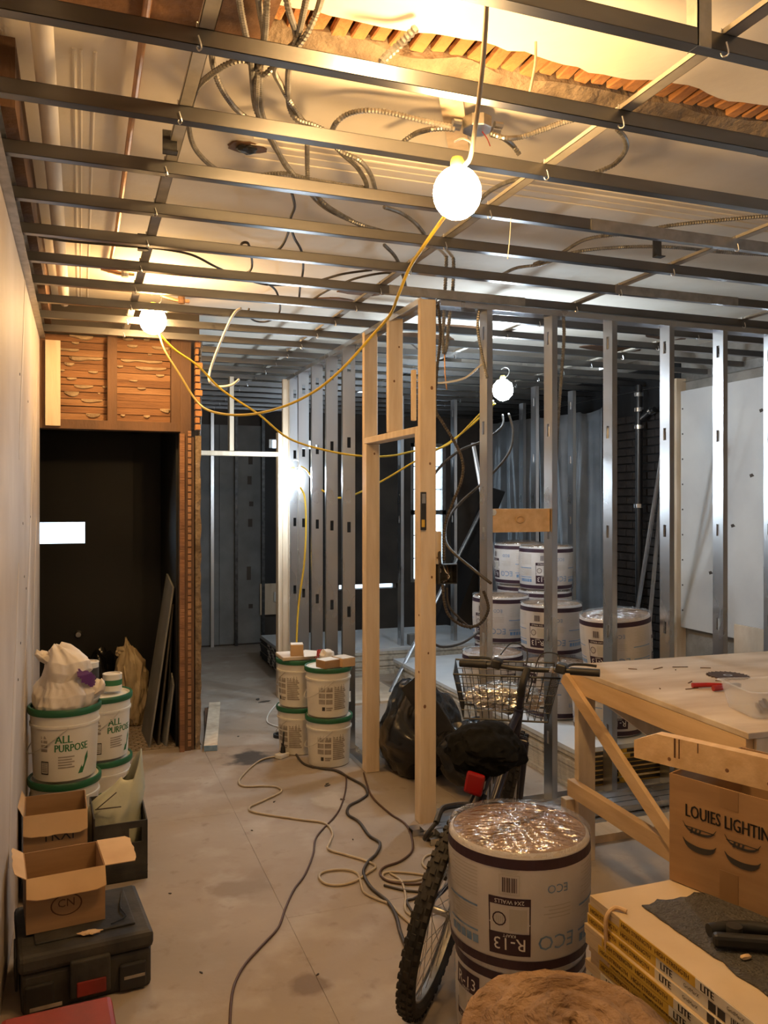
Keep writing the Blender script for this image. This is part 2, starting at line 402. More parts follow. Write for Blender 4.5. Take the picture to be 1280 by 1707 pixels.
for k in range(n+1):
    z = 2.15*k/n; q = noise.noise(Vector((.3, 4.1, z*9)))
    ring += [(.735, YW+.0+.01*q, z), (.772+.012*q, YW-.008+.012*noise.noise(Vector((2,1,z*14))), z), (.775, YW+.11, z)]
mb.add(ring, [(k*3+j, k*3+j+1, k*3+j+4, k*3+j+3) for k in range(n) for j in range(2)]); mb.build('plaster_edge', 'mortar', wh)
# vestibule: nearly black walls and a front door with a slot window
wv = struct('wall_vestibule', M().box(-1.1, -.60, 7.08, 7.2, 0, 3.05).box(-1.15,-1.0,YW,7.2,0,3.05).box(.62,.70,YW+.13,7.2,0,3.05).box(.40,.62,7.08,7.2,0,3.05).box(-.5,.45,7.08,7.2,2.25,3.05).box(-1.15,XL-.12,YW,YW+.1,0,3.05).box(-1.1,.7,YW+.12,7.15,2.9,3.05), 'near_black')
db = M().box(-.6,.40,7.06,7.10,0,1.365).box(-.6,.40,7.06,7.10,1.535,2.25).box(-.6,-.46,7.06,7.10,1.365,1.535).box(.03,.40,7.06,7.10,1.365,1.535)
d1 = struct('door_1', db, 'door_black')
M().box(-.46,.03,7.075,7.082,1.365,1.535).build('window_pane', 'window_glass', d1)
M().lathe([(0,.05),(.02,.05),(.026,.035),(.018,.02),(.028,.006),(.03,0)], 16, T(-.02,7.06,.64) @ Matrix.Rotation(math.pi/2,4,'X')).build('door_knob', 'steel_dull', d1, True)
# far wall with boarded and open windows
mb = M()
def wallseg(x0, x1, z0, z1): mb.box(x0, x1, YF, YF+.15, z0, z1)
wallseg(.70, 2.12, 0, 3.05); wallseg(2.78, 2.96, 0, 3.05); wallseg(3.77, 3.95, 0, 3.05); wallseg(4.45, XR+.15, 0, 3.05)
wallseg(2.12, 2.78, 0, .7); wallseg(2.12, 2.78, 2.45, 3.05); wallseg(2.96, 3.77, 0, .605); wallseg(2.96, 3.77, 2.45, 3.05); wallseg(3.95, 4.45, 0, .67); wallseg(3.95, 4.45, 2.45, 3.05)
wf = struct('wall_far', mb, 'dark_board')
M().box(2.06, 2.84, YF-.03, YF-.008, .62, 2.34).build('cover_board', 'near_black', wf)
M().box(2.90, 3.85, YF-.03, YF-.008, .668, 2.52).build('cover_board', 'dark_board', wf)
for (x0, x1) in ((.80, 1.52), (1.525, 2.05)):                         # grey sheathing panels beside them
    M().box(x0, x1, YF-.02, YF-.002, .02, 2.6).build('wall_panel', 'grey_board', wf)
for x in (1.42, 1.70, 2.02):
    M().box(x, x+.035, YF-.06, YF-.02, 0, 2.75).build('wall_stud', 'steel' if x < 1.5 else 'dark_steel', wf)
M().box(2.0, 2.35, YF-.05, YF-.03, .35, .72).build('outlet_board', 'lumber', wf)
M().bbox(2.16, 2.24, YF-.075, YF-.05, .5, .62, .006).build('outlet_plate', 'pail', wf)
rx = random.Random(3)
for k in range(9):                                                    # faint printed marks on the sheathing
    x = rx.choice((1.0,1.25,1.62,1.86))+rx.uniform(-.03,.03); zz = rx.uniform(.3,2.3)
    M().box(x, x+.05, YF-.0215, YF-.02, zz, zz+rx.uniform(.05,.16)).build('printed_mark', 'dark_board', wf)
def window(name, x0, x1, z0, z1, y, nx, rows, label=None):
    w = struct(name, M().box(x0,x0+.05,y,y+.08,z0,z1).box(x1-.05,x1,y,y+.08,z0,z1).box(x0,x1,y,y+.08,z1-.05,z1).box(x0,x1,y-.03,y+.08,z0,z0+.04).box(x0,x1,y,y+.07,(z0+z1)/2-.03,(z0+z1)/2+.03), 'steel_dull')
    for i in range(1, nx): 
        x = x0+(x1-x0)*i/nx; M().box(x-.008,x+.008,y+.02,y+.05,z0+.04,z1-.05).build('window_bar', 'dark_steel', w)
    for k in range(1, rows):
        zz = z0+(z1-z0)*k/rows
        if abs(zz-(z0+z1)/2) > .05: M().box(x0+.05,x1-.05,y+.055,y+.07,zz-.006,zz+.006).build('window_bar', 'dark_steel', w)
    M().box(x0+.05,x1-.05,y+.035,y+.041,z0+.04,(z0+z1)/2-.03).build('window_pane','window_glass',w)
    M().box(x0+.05,x1-.05,y+.035,y+.041,(z0+z1)/2+.03,z1-.05).build('window_pane','window_glass',w)
    return w
window('window_1', 3.95, 4.45, .67, 2.45, YF+.02, 2, 6)
w2 = struct('window_2', M().box(2.12,2.17,YF+.05,YF+.1,.7,2.45).box(2.73,2.78,YF+.05,YF+.1,.7,2.45), 'steel_dull'); M().box(2.17,2.73,YF+.07,YF+.076,.7,2.45).build('window_pane','window_glass',w2)
w3 = struct('window_3', M().box(2.96,3.01,YF+.05,YF+.1,.605,2.45).box(3.72,3.77,YF+.05,YF+.1,.605,2.45), 'steel_dull'); M().box(3.01,3.72,YF+.07,YF+.076,.605,2.45).build('window_pane','window_glass',w3)
# right wall; daylight window lies nearer than the picture's edge
mb = M(); mb.box(XR, XR+.15, 2.1, YF+.15, 0, 3.05).box(XR, XR+.15, YN-.15, .3, 0, 3.05).box(XR, XR+.15, .3, 2.1, 0, .8).box(XR, XR+.15, .3, 2.1, 2.5, 3.05)
wr = struct('wall_right', mb, 'concrete')
M().box(XR-.012, XR-.001, 5.99, YF, 0, 2.95).build('brick_backing', 'near_black', wr)
bk = None
for j in range(28):
    for i in range(7):
        y = 6.0+i*.215+(j%2)*.1; z = .35+j*.078
        if bk is None: bk = M().bbox(-.012,.012,0,.203,0,.066,.004,1).build('brick','brick_dark',wr); bk.location = (XR-.022,y,z)
        else: share(bk,'brick',wr,(XR-.022+rnd.uniform(-.003,.003),y,z))
M().box(4.90, XR-.001, 5.93, 5.99, 0, 2.78).build('edge_board', 'lumber', wr)
struct('wall_near', M().box(-1.2, XR+.15, YN-.15, YN, 0, 3.05), 'plaster')
w4 = struct('window_4', M().box(XR+.02,XR+.1,.3,.36,.8,2.5).box(XR+.02,XR+.1,2.04,2.1,.8,2.5).box(XR+.02,XR+.1,1.17,1.23,.8,2.5).box(XR+.02,XR+.1,.36,2.04,.8,.86).box(XR+.02,XR+.1,.36,2.04,2.44,2.5), 'pail')
for a, b in ((.36,1.17),(1.23,2.04)): M().box(XR+.05,XR+.056,a,b,.86,2.44).build('window_pane','window_glass',w4)
# ceiling: old plaster with a torn-out strip showing wood
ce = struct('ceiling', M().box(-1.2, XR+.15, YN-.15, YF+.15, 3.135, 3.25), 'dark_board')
def slab(x0, x1, y0, y1, seed, rag0=False, rag1=False):
    n = int((x1-x0)/.05)
    top, bot = [], []
    for k in range(n+1):
        x = x0+(x1-x0)*k/n
        e0 = y0+(.05*noise.noise(Vector((x*3.5, seed, .2)))+.02*noise.noise(Vector((x*13, seed, 1))) if rag0 else 0)
        e1 = y1+(.05*noise.noise(Vector((x*3.5, seed, 7.2)))+.02*noise.noise(Vector((x*13, seed, 8))) if rag1 else 0)
        bot += [(x,e0,ZC),(x,e1,ZC)]; top += [(x,e0,3.135),(x,e1,3.135)]
    N_ = len(bot); fs = []
    for k in range(n):
        a = k*2; fs += [(a,a+1,a+3,a+2),(N_+a,N_+a+2,N_+a+3,N_+a+1),(a,a+2,N_+a+2,N_+a),(a+1,N_+a+1,N_+a+3,a+3)]
    fs += [(0,N_,N_+1,1),(N_-2,N_-1,2*N_-1,2*N_-2)]
    return M().add(bot+top, fs).build('plaster_slab', 'plaster', ce)
slab(XL, XR, YN, 2.20, 1, False, True); slab(XL, XR, 2.50, 7.0, 2, True, False)
slab(XL, 3.2, 7.0, YF, 3, True); slab(3.45, XR, 7.25, YF, 4, True)
x = .45
lb = M().bbox(-.023,.023,-.065,.055,-.012,.012,.004,1).build('lath', 'lath_orange', ce); first = True
while x < 3.6:                                      # wooden laths ending in the torn strip
    loc = (x, 2.265+rnd.uniform(-.012,.012), 3.075+rnd.uniform(-.006,.006)); rot = (rnd.uniform(-.06,.06), rnd.uniform(-.1,.1), rnd.uniform(-.06,.06))
    if first: lb.location = loc; lb.rotation_euler = rot; first = False
    else: share(lb, 'lath', ce, loc, rot)
    x += .063
M().box(XL,3.8,2.12,2.34,3.10,3.13).build('lath_backing','brown_wood',ce)
mb = M(); n = 110; vs = []                           # lumpy mortar bed beside the laths
for k in range(n+1):
    x = XL+(XR-XL)*k/n
    for j, (yy, zz) in enumerate(((2.315,3.12),(2.32,3.055),(2.37,3.035),(2.44,3.035),(2.51,3.05),(2.53,3.12))):
        vs.append((x, yy+.03*noise.noise(Vector((x*5,j,2))), zz+.018*noise.noise(Vector((x*7,j*1.7,9)))))
mb.add(vs, [(k*6+j,k*6+j+1,(k+1)*6+j+1,(k+1)*6+j) for k in range(n) for j in range(5)]); mb.build('mortar_bed','mortar',ce,True)
M().box(XL,.5,1.2,2.42,3.03,3.06).build('bare_board','brown_wood',ce)
for (x, r) in ((-.02,.007),(.0,.005),(.04,.006)):    # plaster mouldings
    M().tube([(x,2.63,ZC+.001),(x,7.0,ZC+.001)], r, 8, 0).build('moulding','plaster',ce,True)
for (y, r) in ((3.05,.006),(3.10,.008),(3.16,.005),(3.23,.006)):
    M().tube([(.6,y,ZC+.002),(4.9,y,ZC+.002)], r, 8, 0).build('moulding','plaster',ce,True)
mb = M(); n = 20                                    # broken hole, drawn as a shallow patch
c0 = F(412,245,ZC)
ringo = [(c0.x+.075*(1+.3*noise.noise(Vector((math.cos(t)*2,math.sin(t)*2,3))))*math.cos(t), c0.y+.055*(1+.3*noise.noise(Vector((math.cos(t)*2,math.sin(t)*2,5))))*math.sin(t)) for t in (2*math.pi*k/n for k in range(n))]
mb.add([(a,b,ZC-.002) for a,b in ringo]+[(c0.x+(a-c0.x)*.9,c0.y+(b-c0.y)*.9,ZC-.005) for a,b in ringo], [(i,(i+1)%n,n+(i+1)%n,n+i) for i in range(n)]+[tuple(range(n,2*n))]); mb.build('broken_patch','brown_wood',ce)
M().blob((c0.x,c0.y,ZC-.008),(.035,.03,.012),4,.5,2,3).build('hole_dark_center','black',ce)  # black blob stands in for the shade inside the hole
M().box(XL+.001,XL+.07,2.63,YW-.01,2.845,3.049).build('nailer','brown_wood',ce)
M().tube([(XL+.15,1.0,2.985),(XL+.15,YW-.05,2.985)], .03, 12, 0).build('old_pipe','plaster',ce,True)
# torn, dark holes in the back part of the ceiling
for (u, v, w, d) in ((600,487,.28,.10),(760,545,.5,.16),(1110,560,.4,.2),(1020,580,.6,.25),(880,600,.5,.2),(560,500,.3,.15),(700,560,.6,.2)):
    p = F(u,v,ZC); n = 16
    rr = [(p.x+w/2*(1+.5*noise.noise(Vector((math.cos(2*math.pi*k/n)*2,math.sin(2*math.pi*k/n)*2,u))))*math.cos(2*math.pi*k/n), p.y+d/2*(1+.5*noise.noise(Vector((math.cos(2*math.pi*k/n)*2,math.sin(2*math.pi*k/n)*2,v))))*math.sin(2*math.pi*k/n)) for k in range(n)]
    M().prism(rr, ZC-.008, ZC-.0005).build('torn_patch','brown_wood',ce)

# ---------------------------------------------------------------- ceiling framing
g = thing('ceiling_grid', 'grid of galvanized steel rails and channels hung below the old plaster ceiling', 'framing', (0,0,2.78))
def crail():
    return M().box(0,1,0,.0015,0,.042).box(0,1,0,.034,0,.0015).box(0,1,0,.034,.0405,.042).box(0,1,.0325,.034,0,.008).box(0,1,.0325,.034,.034,.042)
YR = [3.21+.4064*k for k in range(-4, 17)]
rails = []
cr = crail()
for k, y in enumerate(YR):
    x0 = XL+.012 if y < YW else .79
    o = None
    if not rails: o = cr.build('rail','rail_steel',g); o.location = (x0, y, 0)
    else: o = share(rails[0],'rail',g,(x0, y, 0))
    o.scale = (XR-.012-x0,1,1); o.rotation_euler = (rnd.uniform(-.03,.03), 0, 0); rails.append(o)
for k, (x0, x1) in enumerate(((1.9,2.9),(2.6,3.4),(1.5,2.3))):         # lapped splice pieces
    y = YR[(3,5,6)[k]]
    M().box(x0,x1,y-.004,y-.0005,-.003,.044).build('splice','steel_dull',g)
for x in (.28, 1.47, 2.65, 3.85):
    M().box(x-.019,x+.019,YN+.05,YF-.05,.0435,.045).box(x-.019,x-.0175,YN+.05,YF-.05,.0435,.058).box(x+.0175,x+.019,YN+.05,YF-.05,.0435,.058).build('carrying_channel','channel_pale',g)
    for y in YR[::1]:
        if XL < x: M().tube([(x-.021,y+.01,.06),(x-.023,y+.01,.01),(x-.018,y+.008,-.008),(x-.012,y-.004,-.006),(x-.02,y-.006,.02)], .0022, 5, 3).build('wire_tie','steel',g)
M().box(XL,XL+.0015,YN+.1,YW-.01,-.03,.048).box(XL,XL+.034,YN+.1,YW-.01,-.03,-.0285).box(XL,XL+.034,YN+.1,YW-.01,.0465,.048).build('wall_track','steel_dull',g)
M().box(XR-.0015,XR,YN+.1,YF-.1,-.03,.048).box(XR-.034,XR,YN+.1,YF-.1,-.03,-.0285).build('wall_track','steel_dull',g)
for (u, v) in ((283,215),(238,388),(1095,400)):                         # hanger clips screwed through to the joists
    p = F(u,v,2.86); M().box(p.x-.022,p.x+.022,p.y-.003,p.y+.003,.0,.075).box(p.x-.022,p.x+.022,p.y-.03,p.y+.003,.0,.004).build('hanger_clip','dark_steel',g)
p = F(1165,50,2.83); M().box(p.x-.02,p.x+.02,p.y-.02,p.y-.017,.0,.27).box(p.x-.02,p.x-.017,p.y-.02,p.y+.02,0,.27).build('hanger_clip','steel_dull',g)
for ob in g.children:                                                  # parts were laid out from the grid's own level
    pass
tag(M().tube([(.165,1.2,3.02),(.165,4.2,3.02),(.150,5.0,3.02)], .011, 8, 0).build('copper_pipe','copper',None,True), 'thin copper pipe running along the plaster above the rails by the left wall', 'pipe')

# ---------------------------------------------------------------- stud partitions
KN = (.36,.94,1.52,2.10,2.62)
def stud_mesh(h, knock=KN):
    m = M(); t = .0014; W = .089
    m.box(0,.034,0,t,0,h).box(0,.034,W-t,W,0,h).box(.0326,.034,0,.008,0,h).box(.0326,.034,W-.008,W,0,h)
    m.box(0,t,0,.032,0,h).box(0,t,W-.032,W,0,h)
    z = 0
    for k in knock:
        if k+.05 > h: break
        m.box(0,t,.032,W-.032,z,k-.036); z = k+.036
    m.box(0,t,.032,W-.032,z,h); return m
HP = 2.775
pf = thing('stud_partition', 'row of tall galvanized steel studs standing between the workbench and insulation rolls', 'framing', (1.80,4.04,0))
s0 = stud_mesh(HP-.01).build('stud','steel',pf); s0.location = (2.076-1.80,0,.004)
for x in (2.484,2.883,3.287,3.686,4.09,4.50): share(s0,'stud',pf,(x-1.80,0,.004))
M().box(0,3.15,-.002,-.0005,HP-.03,HP).box(0,3.15,.0895,.091,HP-.03,HP).box(0,3.15,-.002,.091,HP,HP+.0015).build('top_track','steel',pf)
M().box(.02,3.15,-.002,-.0005,0,.03).box(.02,3.15,.0895,.091,0,.03).box(.02,3.15,-.002,.091,0,.0015).build('bottom_track','steel',pf)
bl = M().box(.292,.680,.02,.058,1.53,1.66).build('blocking','lumber_flat',pf)
M().lathe([(.026,0),(.031,.003),(.026,.006),(.020,.003)], 16, T(.49,.018,1.60) @ Matrix.Rotation(math.pi/2,4,'X') @ Matrix.Scale(.7,4,(0,1,0)), True).build('knot','cardboard_light',bl)
M().lathe([(0,0),(.016,0),(.018,.002),(.016,.004),(0,.004)], 14, T(.325,.0195,1.64) @ Matrix.Rotation(math.pi/2,4,'X')).build('paint_dab','gyp_white',bl)
ps = thing('hall_stud_partition', 'row of steel studs receding along the hall behind the stacked pails', 'framing', (1.68,5.3,0))
s1 = stud_mesh(HP-.01).build('stud','steel',ps)
first = True
for y in (6.94,6.64,6.22,5.82,5.41):
    # web faces the camera, flanges run back
    loc = (.089, y-5.3, .004); rot = (0,0,math.pi/2)
    if first: s1.location = loc; s1.rotation_euler = rot; first = False
    else: share(s1,'stud',ps,loc,rot)
M().box(-.002,-.0005,-1.28,1.78,HP-.03,HP).box(.0895,.091,-1.28,1.78,HP-.03,HP).box(-.002,.091,-1.28,1.78,HP,HP+.0015).build('top_track','steel',ps)
M().box(-.002,-.0005,-.34,1.65,0,.03).box(.0895,.091,-.34,1.65,0,.03).box(-.002,.091,-.34,1.65,0,.0015).build('bottom_track','steel',ps)
# doorway framed in lumber between the two
df = thing('lumber_door_frame', 'doorway framed with pale lumber studs and a header in the partition', 'framing', (1.68,4.04,0))
def timber(name, x0,x1,y0,y1,z0,z1, parent, m='lumber', knots=()):
    o = M().bbox(x0,x1,y0,y1,z0,z1,.003,1).build(name,m,parent)
    for (face, a, z, r) in knots:
        if face == 'y': mx = T(a, y0-.0004, z) @ Matrix.Rotation(math.pi/2,4,'X')
        else: mx = T(x0-.0004, a, z) @ Matrix.Rotation(-math.pi/2,4,'Y')
        M().lathe([(0,.0008),(r*.7,.0008),(r,0)], 10, mx @ Matrix.Scale(1.3,4,(0,1,0))).build('knot','knot',o)
    return o
timber('stud',-.005,.085,-.02,.018,0,2.768,df,knots=(('x',.0,1.1,.006),('x',.0,.8,.007),('y',.02,.62,.008),('y',.06,1.3,.006),('y',.05,1.9,.006),('y',.06,2.3,.008),('y',.04,.9,.005)))
timber('stud',-.005,.085,.022,.060,0,2.10,df)
timber('stud',-.005,.085,.90,.94,0,2.768,df,knots=(('y',.03,.9,.007),('y',.06,1.8,.006),('y',.02,1.4,.006)))
timber('jack_stud',-.005,.085,.862,.898,0,2.06,df,knots=(('y',.05,2.0,.006),))
timber('header',-.005,.085,.062,.898,2.062,2.10,df)
timber('cripple_stud',-.005,.085,.46,.498,2.102,2.768,df,knots=(('y',.03,2.4,.006),('y',.06,2.6,.005)))
timber('backing_block',.087,.125,.0,.03,1.32,1.54,df,knots=(('y',.1,1.4,.004),))
timber('backing_block',-.03,-.006,.03,.055,2.13,2.4,df)
# second doorway at the end of the hall
hf = thing('hall_door_frame', 'pale lumber door frame with one short stud above, end of the hall', 'framing', (1.60,7.03,0))
timber('stud',.04,.13,0,.038,0,2.76,hf,'lumber_pale')
timber('stud',.0,.038,0,.09,0,2.30,hf,'lumber_pale')
timber('header',-.825,.0,0,.09,2.09,2.128,hf,'lumber_pale')
timber('cripple_stud',-.42,-.382,0,.09,2.13,2.76,hf,'lumber_pale')
# more studs standing in the dark back room
for i, (u, zc, lab) in enumerate(((757,8.6,'beside the bright window'),(872,8.9,'before the draped plastic'),(893,7.6,'behind the topmost insulation rolls'),(955,7.9,'at the right of the draped plastic'),(668,8.3,'between the doorway studs'))):
    p = P(u, 836, zc); o = stud_mesh(2.76).build('steel_stud','steel'); o.location = (p.x,p.y,.0); tag(o,'single upright steel stud in the back room '+lab,'stud')
for i, (a, b, lab) in enumerate(((P(1062,1015,7.0), P(1112,700,6.6), 'long steel stud leaning against the dark brick wall'), (P(1085,1010,7.1), P(1112,720,6.5), 'shorter steel stud leaning close beside the brick wall edge'), (P(722,1010,7.75)*1, P(812,830,8.4), 'long bright metal strip leaning over the dark diagonal board'), (P(787,740,8.7), P(850,1090,8.5), 'thin bright metal strip propped in the dark corner'))):
    if a.z < b.z: a = a+(a-b)*((a.z-.02)/(b.z-a.z))
    else: b = b+(b-a)*((b.z-.02)/(a.z-b.z))
    m = M().beam(a, b, .034, .0015).beam(a+Vector((0,.0,.012)), b+Vector((0,0,.012)), .0015, .03).beam(a+Vector((.016,.0,.012)), b+Vector((.016,0,.012)), .0015, .03); tag(m.build('leaning_stud','steel'), lab, 'stud')
# ---------------------------------------------------------------- work lights
def work_light(p, kind, label, r=.052, power=1.0):
    t = thing('work_light', label, 'lamp', p)
    mn = '%s_%s' % (kind, label[-12:]); mat(mn, (1,.95,.9), emit=WARM if kind == 'bulb_warm' else COOL, estr=power/(r*r), rough=.3); kind = mn
    M().blob((0,0,0),(r,r,r*1.08),0,0,1,3 if r in (.072,.078) else 2).build('bulb', kind, t, 2)
    M().lathe([(0,.105),(.016,.105),(.020,.095),(.022,.06),(.018,.048),(0,.048)],14).build('socket','socket',t,True)
    M().tube([(.018,0,.09),(.045,0,.115),(.05,0,.15),(.02,0,.165),(-.01,0,.15)], .003, 6, 5).build('hook','steel_dull',t,True)
    return t
B1 = P(762,322,2.45); B2 = P(255,534,4.9); B3 = P(488,800,6.75); B4 = P(838,650,6.0); B0 = F(735,-70,2.93)
work_light(B1,'bulb_warm','glowing warm work light, largest and nearest, hanging below the ceiling rails',.072,1.5)
work_light(B2,'bulb_warm','glowing warm work light hanging in front of the bare lath wall',.078,1.3)
work_light(B3,'bulb_cool','glowing cool white work light clipped to the lumber post at the hall end',.080,1.1)
work_light(B4,'bulb_cool','glowing cool white work light behind the steel stud partition',.076,1.7)
work_light(B0,'bulb_warm','warm work light tucked above the rails over the photographer',.05,.70)
def cable(name, pts, r, m, label, cat, rib=0, n=7, smooth=7):
    o = M().tube(pts, r, n, smooth, rib).build(name, m, None, 2 if not rib else False); return tag(o, label, cat)
def pz(l, z): return [F(u, v, (z[i] if isinstance(z, (list,tuple)) else z)) for i, (u, v) in enumerate(l)]
def pd(l, d0, d1=None):
    n = len(l)-1; d1 = d0 if d1 is None else d1
    return [P(u, v, d0+(d1-d0)*i/n) for i, (u, v) in enumerate(l)]
cable('light_cord', pd([(812,-30),(808,60),(800,150),(791,220),(784,262),(775,275)],1.86,2.43),.0065,'cord_beige','pale cord running up from the nearest warm work light past the rails','cord')
cable('light_cord', pd([(748,352),(733,372),(705,412),(682,448),(664,492),(650,525),(618,562),(570,615),(520,655),(460,682),(400,692),(350,685),(325,665),(300,625),(275,585),(264,552)],2.47,4.9),.0062,'cord_yellow','yellow cord swagging from the nearest light to the lath wall light','cord')
cable('light_cord', pd([(262,552),(290,582),(330,610),(370,650),(430,690),(480,730),(540,750),(600,760),(650,760),(690,752),(745,742),(800,690),(822,668)],4.9,5.9),.0068,'cord_yellow','yellow cord running from the lath wall light across the wooden doorway','cord')
cable('light_cord', pd([(502,778),(512,785),(530,812),(550,824),(563,830),(590,825),(640,800),(690,770),(745,740),(790,705),(825,672)],6.6,5.95),.0072,'cord_yellow','pale yellow cord sagging between the two cool white lights','cord')
cable('light_cord', pd([(500,812),(508,830),(510,880),(507,940),(500,990),(496,1030),(494,1078)],6.62,6.4),.0075,'cord_yellow','yellow cord dropping from the hall light to the stacked pails','cord')
ZA = 2.90
ARM = [
 ([(396,-20),(402,20),(410,60),(418,100),(424,170),(434,200),(455,235),(475,275),(498,300)], 'armored cable, leftmost of the bundle falling from the top edge'),
 ([(428,-20),(434,20),(440,60),(434,110),(434,170),(440,200),(455,240),(485,285),(500,300)], 'armored cable, second of the bundle falling from the top edge'),
 ([(446,-20),(444,20),(441,62),(431,110),(428,150),(432,195),(470,265),(490,292)], 'armored cable, third of the bundle, hugging its neighbour at the rail'),
 ([(474,-20),(482,20),(492,50),(492,70),(480,82),(460,105),(440,125),(425,110),(405,100),(370,112),(330,145),(317,185),(316,220),(328,252),(360,282),(400,296),(470,289),(520,300),(600,312),(611,308),(596,280),(570,256),(556,240)], 'armored cable making the wide loop left of the ceiling hole'),
 ([(514,-20),(506,20),(498,55),(490,78),(481,115),(480,150),(483,180),(495,200),(520,208),(538,216)], 'armored cable bending right under the second rail'),
 ([(540,-20),(530,15),(515,50),(495,78),(458,112),(470,145),(490,180),(510,207),(540,228),(568,252),(600,268),(618,292),(626,318)], 'armored cable crossing the others from the top brick edge'),
 ([(352,86),(356,112),(366,142),(385,172),(405,192),(440,213),(480,218),(505,211),(518,208)], 'pale armored cable sagging in an arc over the second rail'),
 ([(512,240),(512,270),(513,300),(516,320),(540,345),(580,366),(612,378),(640,386)], 'armored cable curving toward the third and fourth rails'),
 ([(524,322),(548,345),(590,370),(622,388)], 'short armored cable beside the curve under the third rail'),
 ([(552,222),(560,205),(580,190),(612,184),(650,188),(700,200),(752,211)], 'bright armored cable arching left into the ceiling junction box'),
 ([(668,240),(690,224),(715,216),(740,214),(758,216)], 'short armored cable arching into the junction box below the bright one'),
 ([(818,222),(840,230),(870,228),(905,216),(945,202),(975,196)], 'armored cable leaving the junction box to the right'),
 ([(818,224),(838,230),(855,243),(866,258)], 'short armored cable drooping to bare wires beside the junction box'),
 ([(1028,214),(1042,232),(1042,252),(1022,275),(984,291)], 'curled armored cable end hanging near the pale channel'),
 ([(772,372),(790,345),(815,320),(845,304),(870,298)], 'armored cable curving up behind the nearest work light'),
 ([(890,440),(930,425),(980,398),(1060,388),(1110,377),(1190,368),(1300,358)], 'armored cable running right, upper of the two long ones'),
 ([(830,462),(860,447),(905,440),(960,420),(1040,412),(1120,412),(1200,420),(1300,426)], 'armored cable running right, lower of the two long ones'),
 ([(640,345),(668,355),(692,372),(707,390)], 'dark armored cable passing left of the nearest work light'),
 ([(640,408),(660,430),(672,460),(678,490)], 'armored cable dropping toward the top of the pale lumber stud'),
]
for i, (l, lab) in enumerate(ARM):
    zz = [2.905+.045*noise.noise(Vector((i*3.7, k*.6, 1)))+.03 for k in range(len(l))]
    cable('armored_cable', pz(l, zz), .0085, 'conduit', lab, 'cable', rib=.0055, n=7)
THIN = [
 ([(62,393),(100,400),(150,405),(210,410),(270,415),(320,425),(360,445),(400,462),(450,475),(520,470),(570,457),(620,450)], 'long thin dark cable wandering right from the left wall track'),
 ([(486,320),(491,345),(484,368),(490,395),(503,420),(505,450),(500,480),(498,505)], 'thin dark cable hanging straight down between the middle rails'),
 ([(482,384),(470,410),(450,425),(430,426),(410,420),(402,408),(410,404),(416,412),(420,440),(416,452),(404,457)], 'thin cable with a small curl beside the fifth rail'),
 ([(415,515),(413,525),(425,535),(445,536),(462,527),(467,510),(460,485),(445,472)], 'grey cable curling into a ring over the hall'),
 ([(520,500),(545,485),(590,465),(640,455),(662,458)], 'dark cable looping near the brown ceiling hole'),
 ([(735,505),(780,518),(840,532),(890,530),(925,520)], 'dark cable sagging behind the front row of studs'),
 ([(660,555),(700,585),(720,610),(750,625)], 'grey cable sagging through the framed doorway top'),
]
for i, (l, lab) in enumerate(THIN): cable('thin_cable', pz(l, 2.90), .0062, 'cord_dark', lab, 'cable')
cable('white_cable', pz([(402,514),(390,523),(372,560),(352,612),(349,634),(362,644),(385,642),(398,633)],[2.8,2.78,2.70,2.55,2.46,2.43,2.43,2.45]),.008,'cord_white','white cable hanging in a hook shape beside the lath wall','cable')
cable('white_cable', pd([(690,632),(712,637),(740,638),(775,630),(800,610),(815,600)],4.45,4.55),.006,'cord_white','white cable swagging between the lumber stud and the first steel stud','cable')
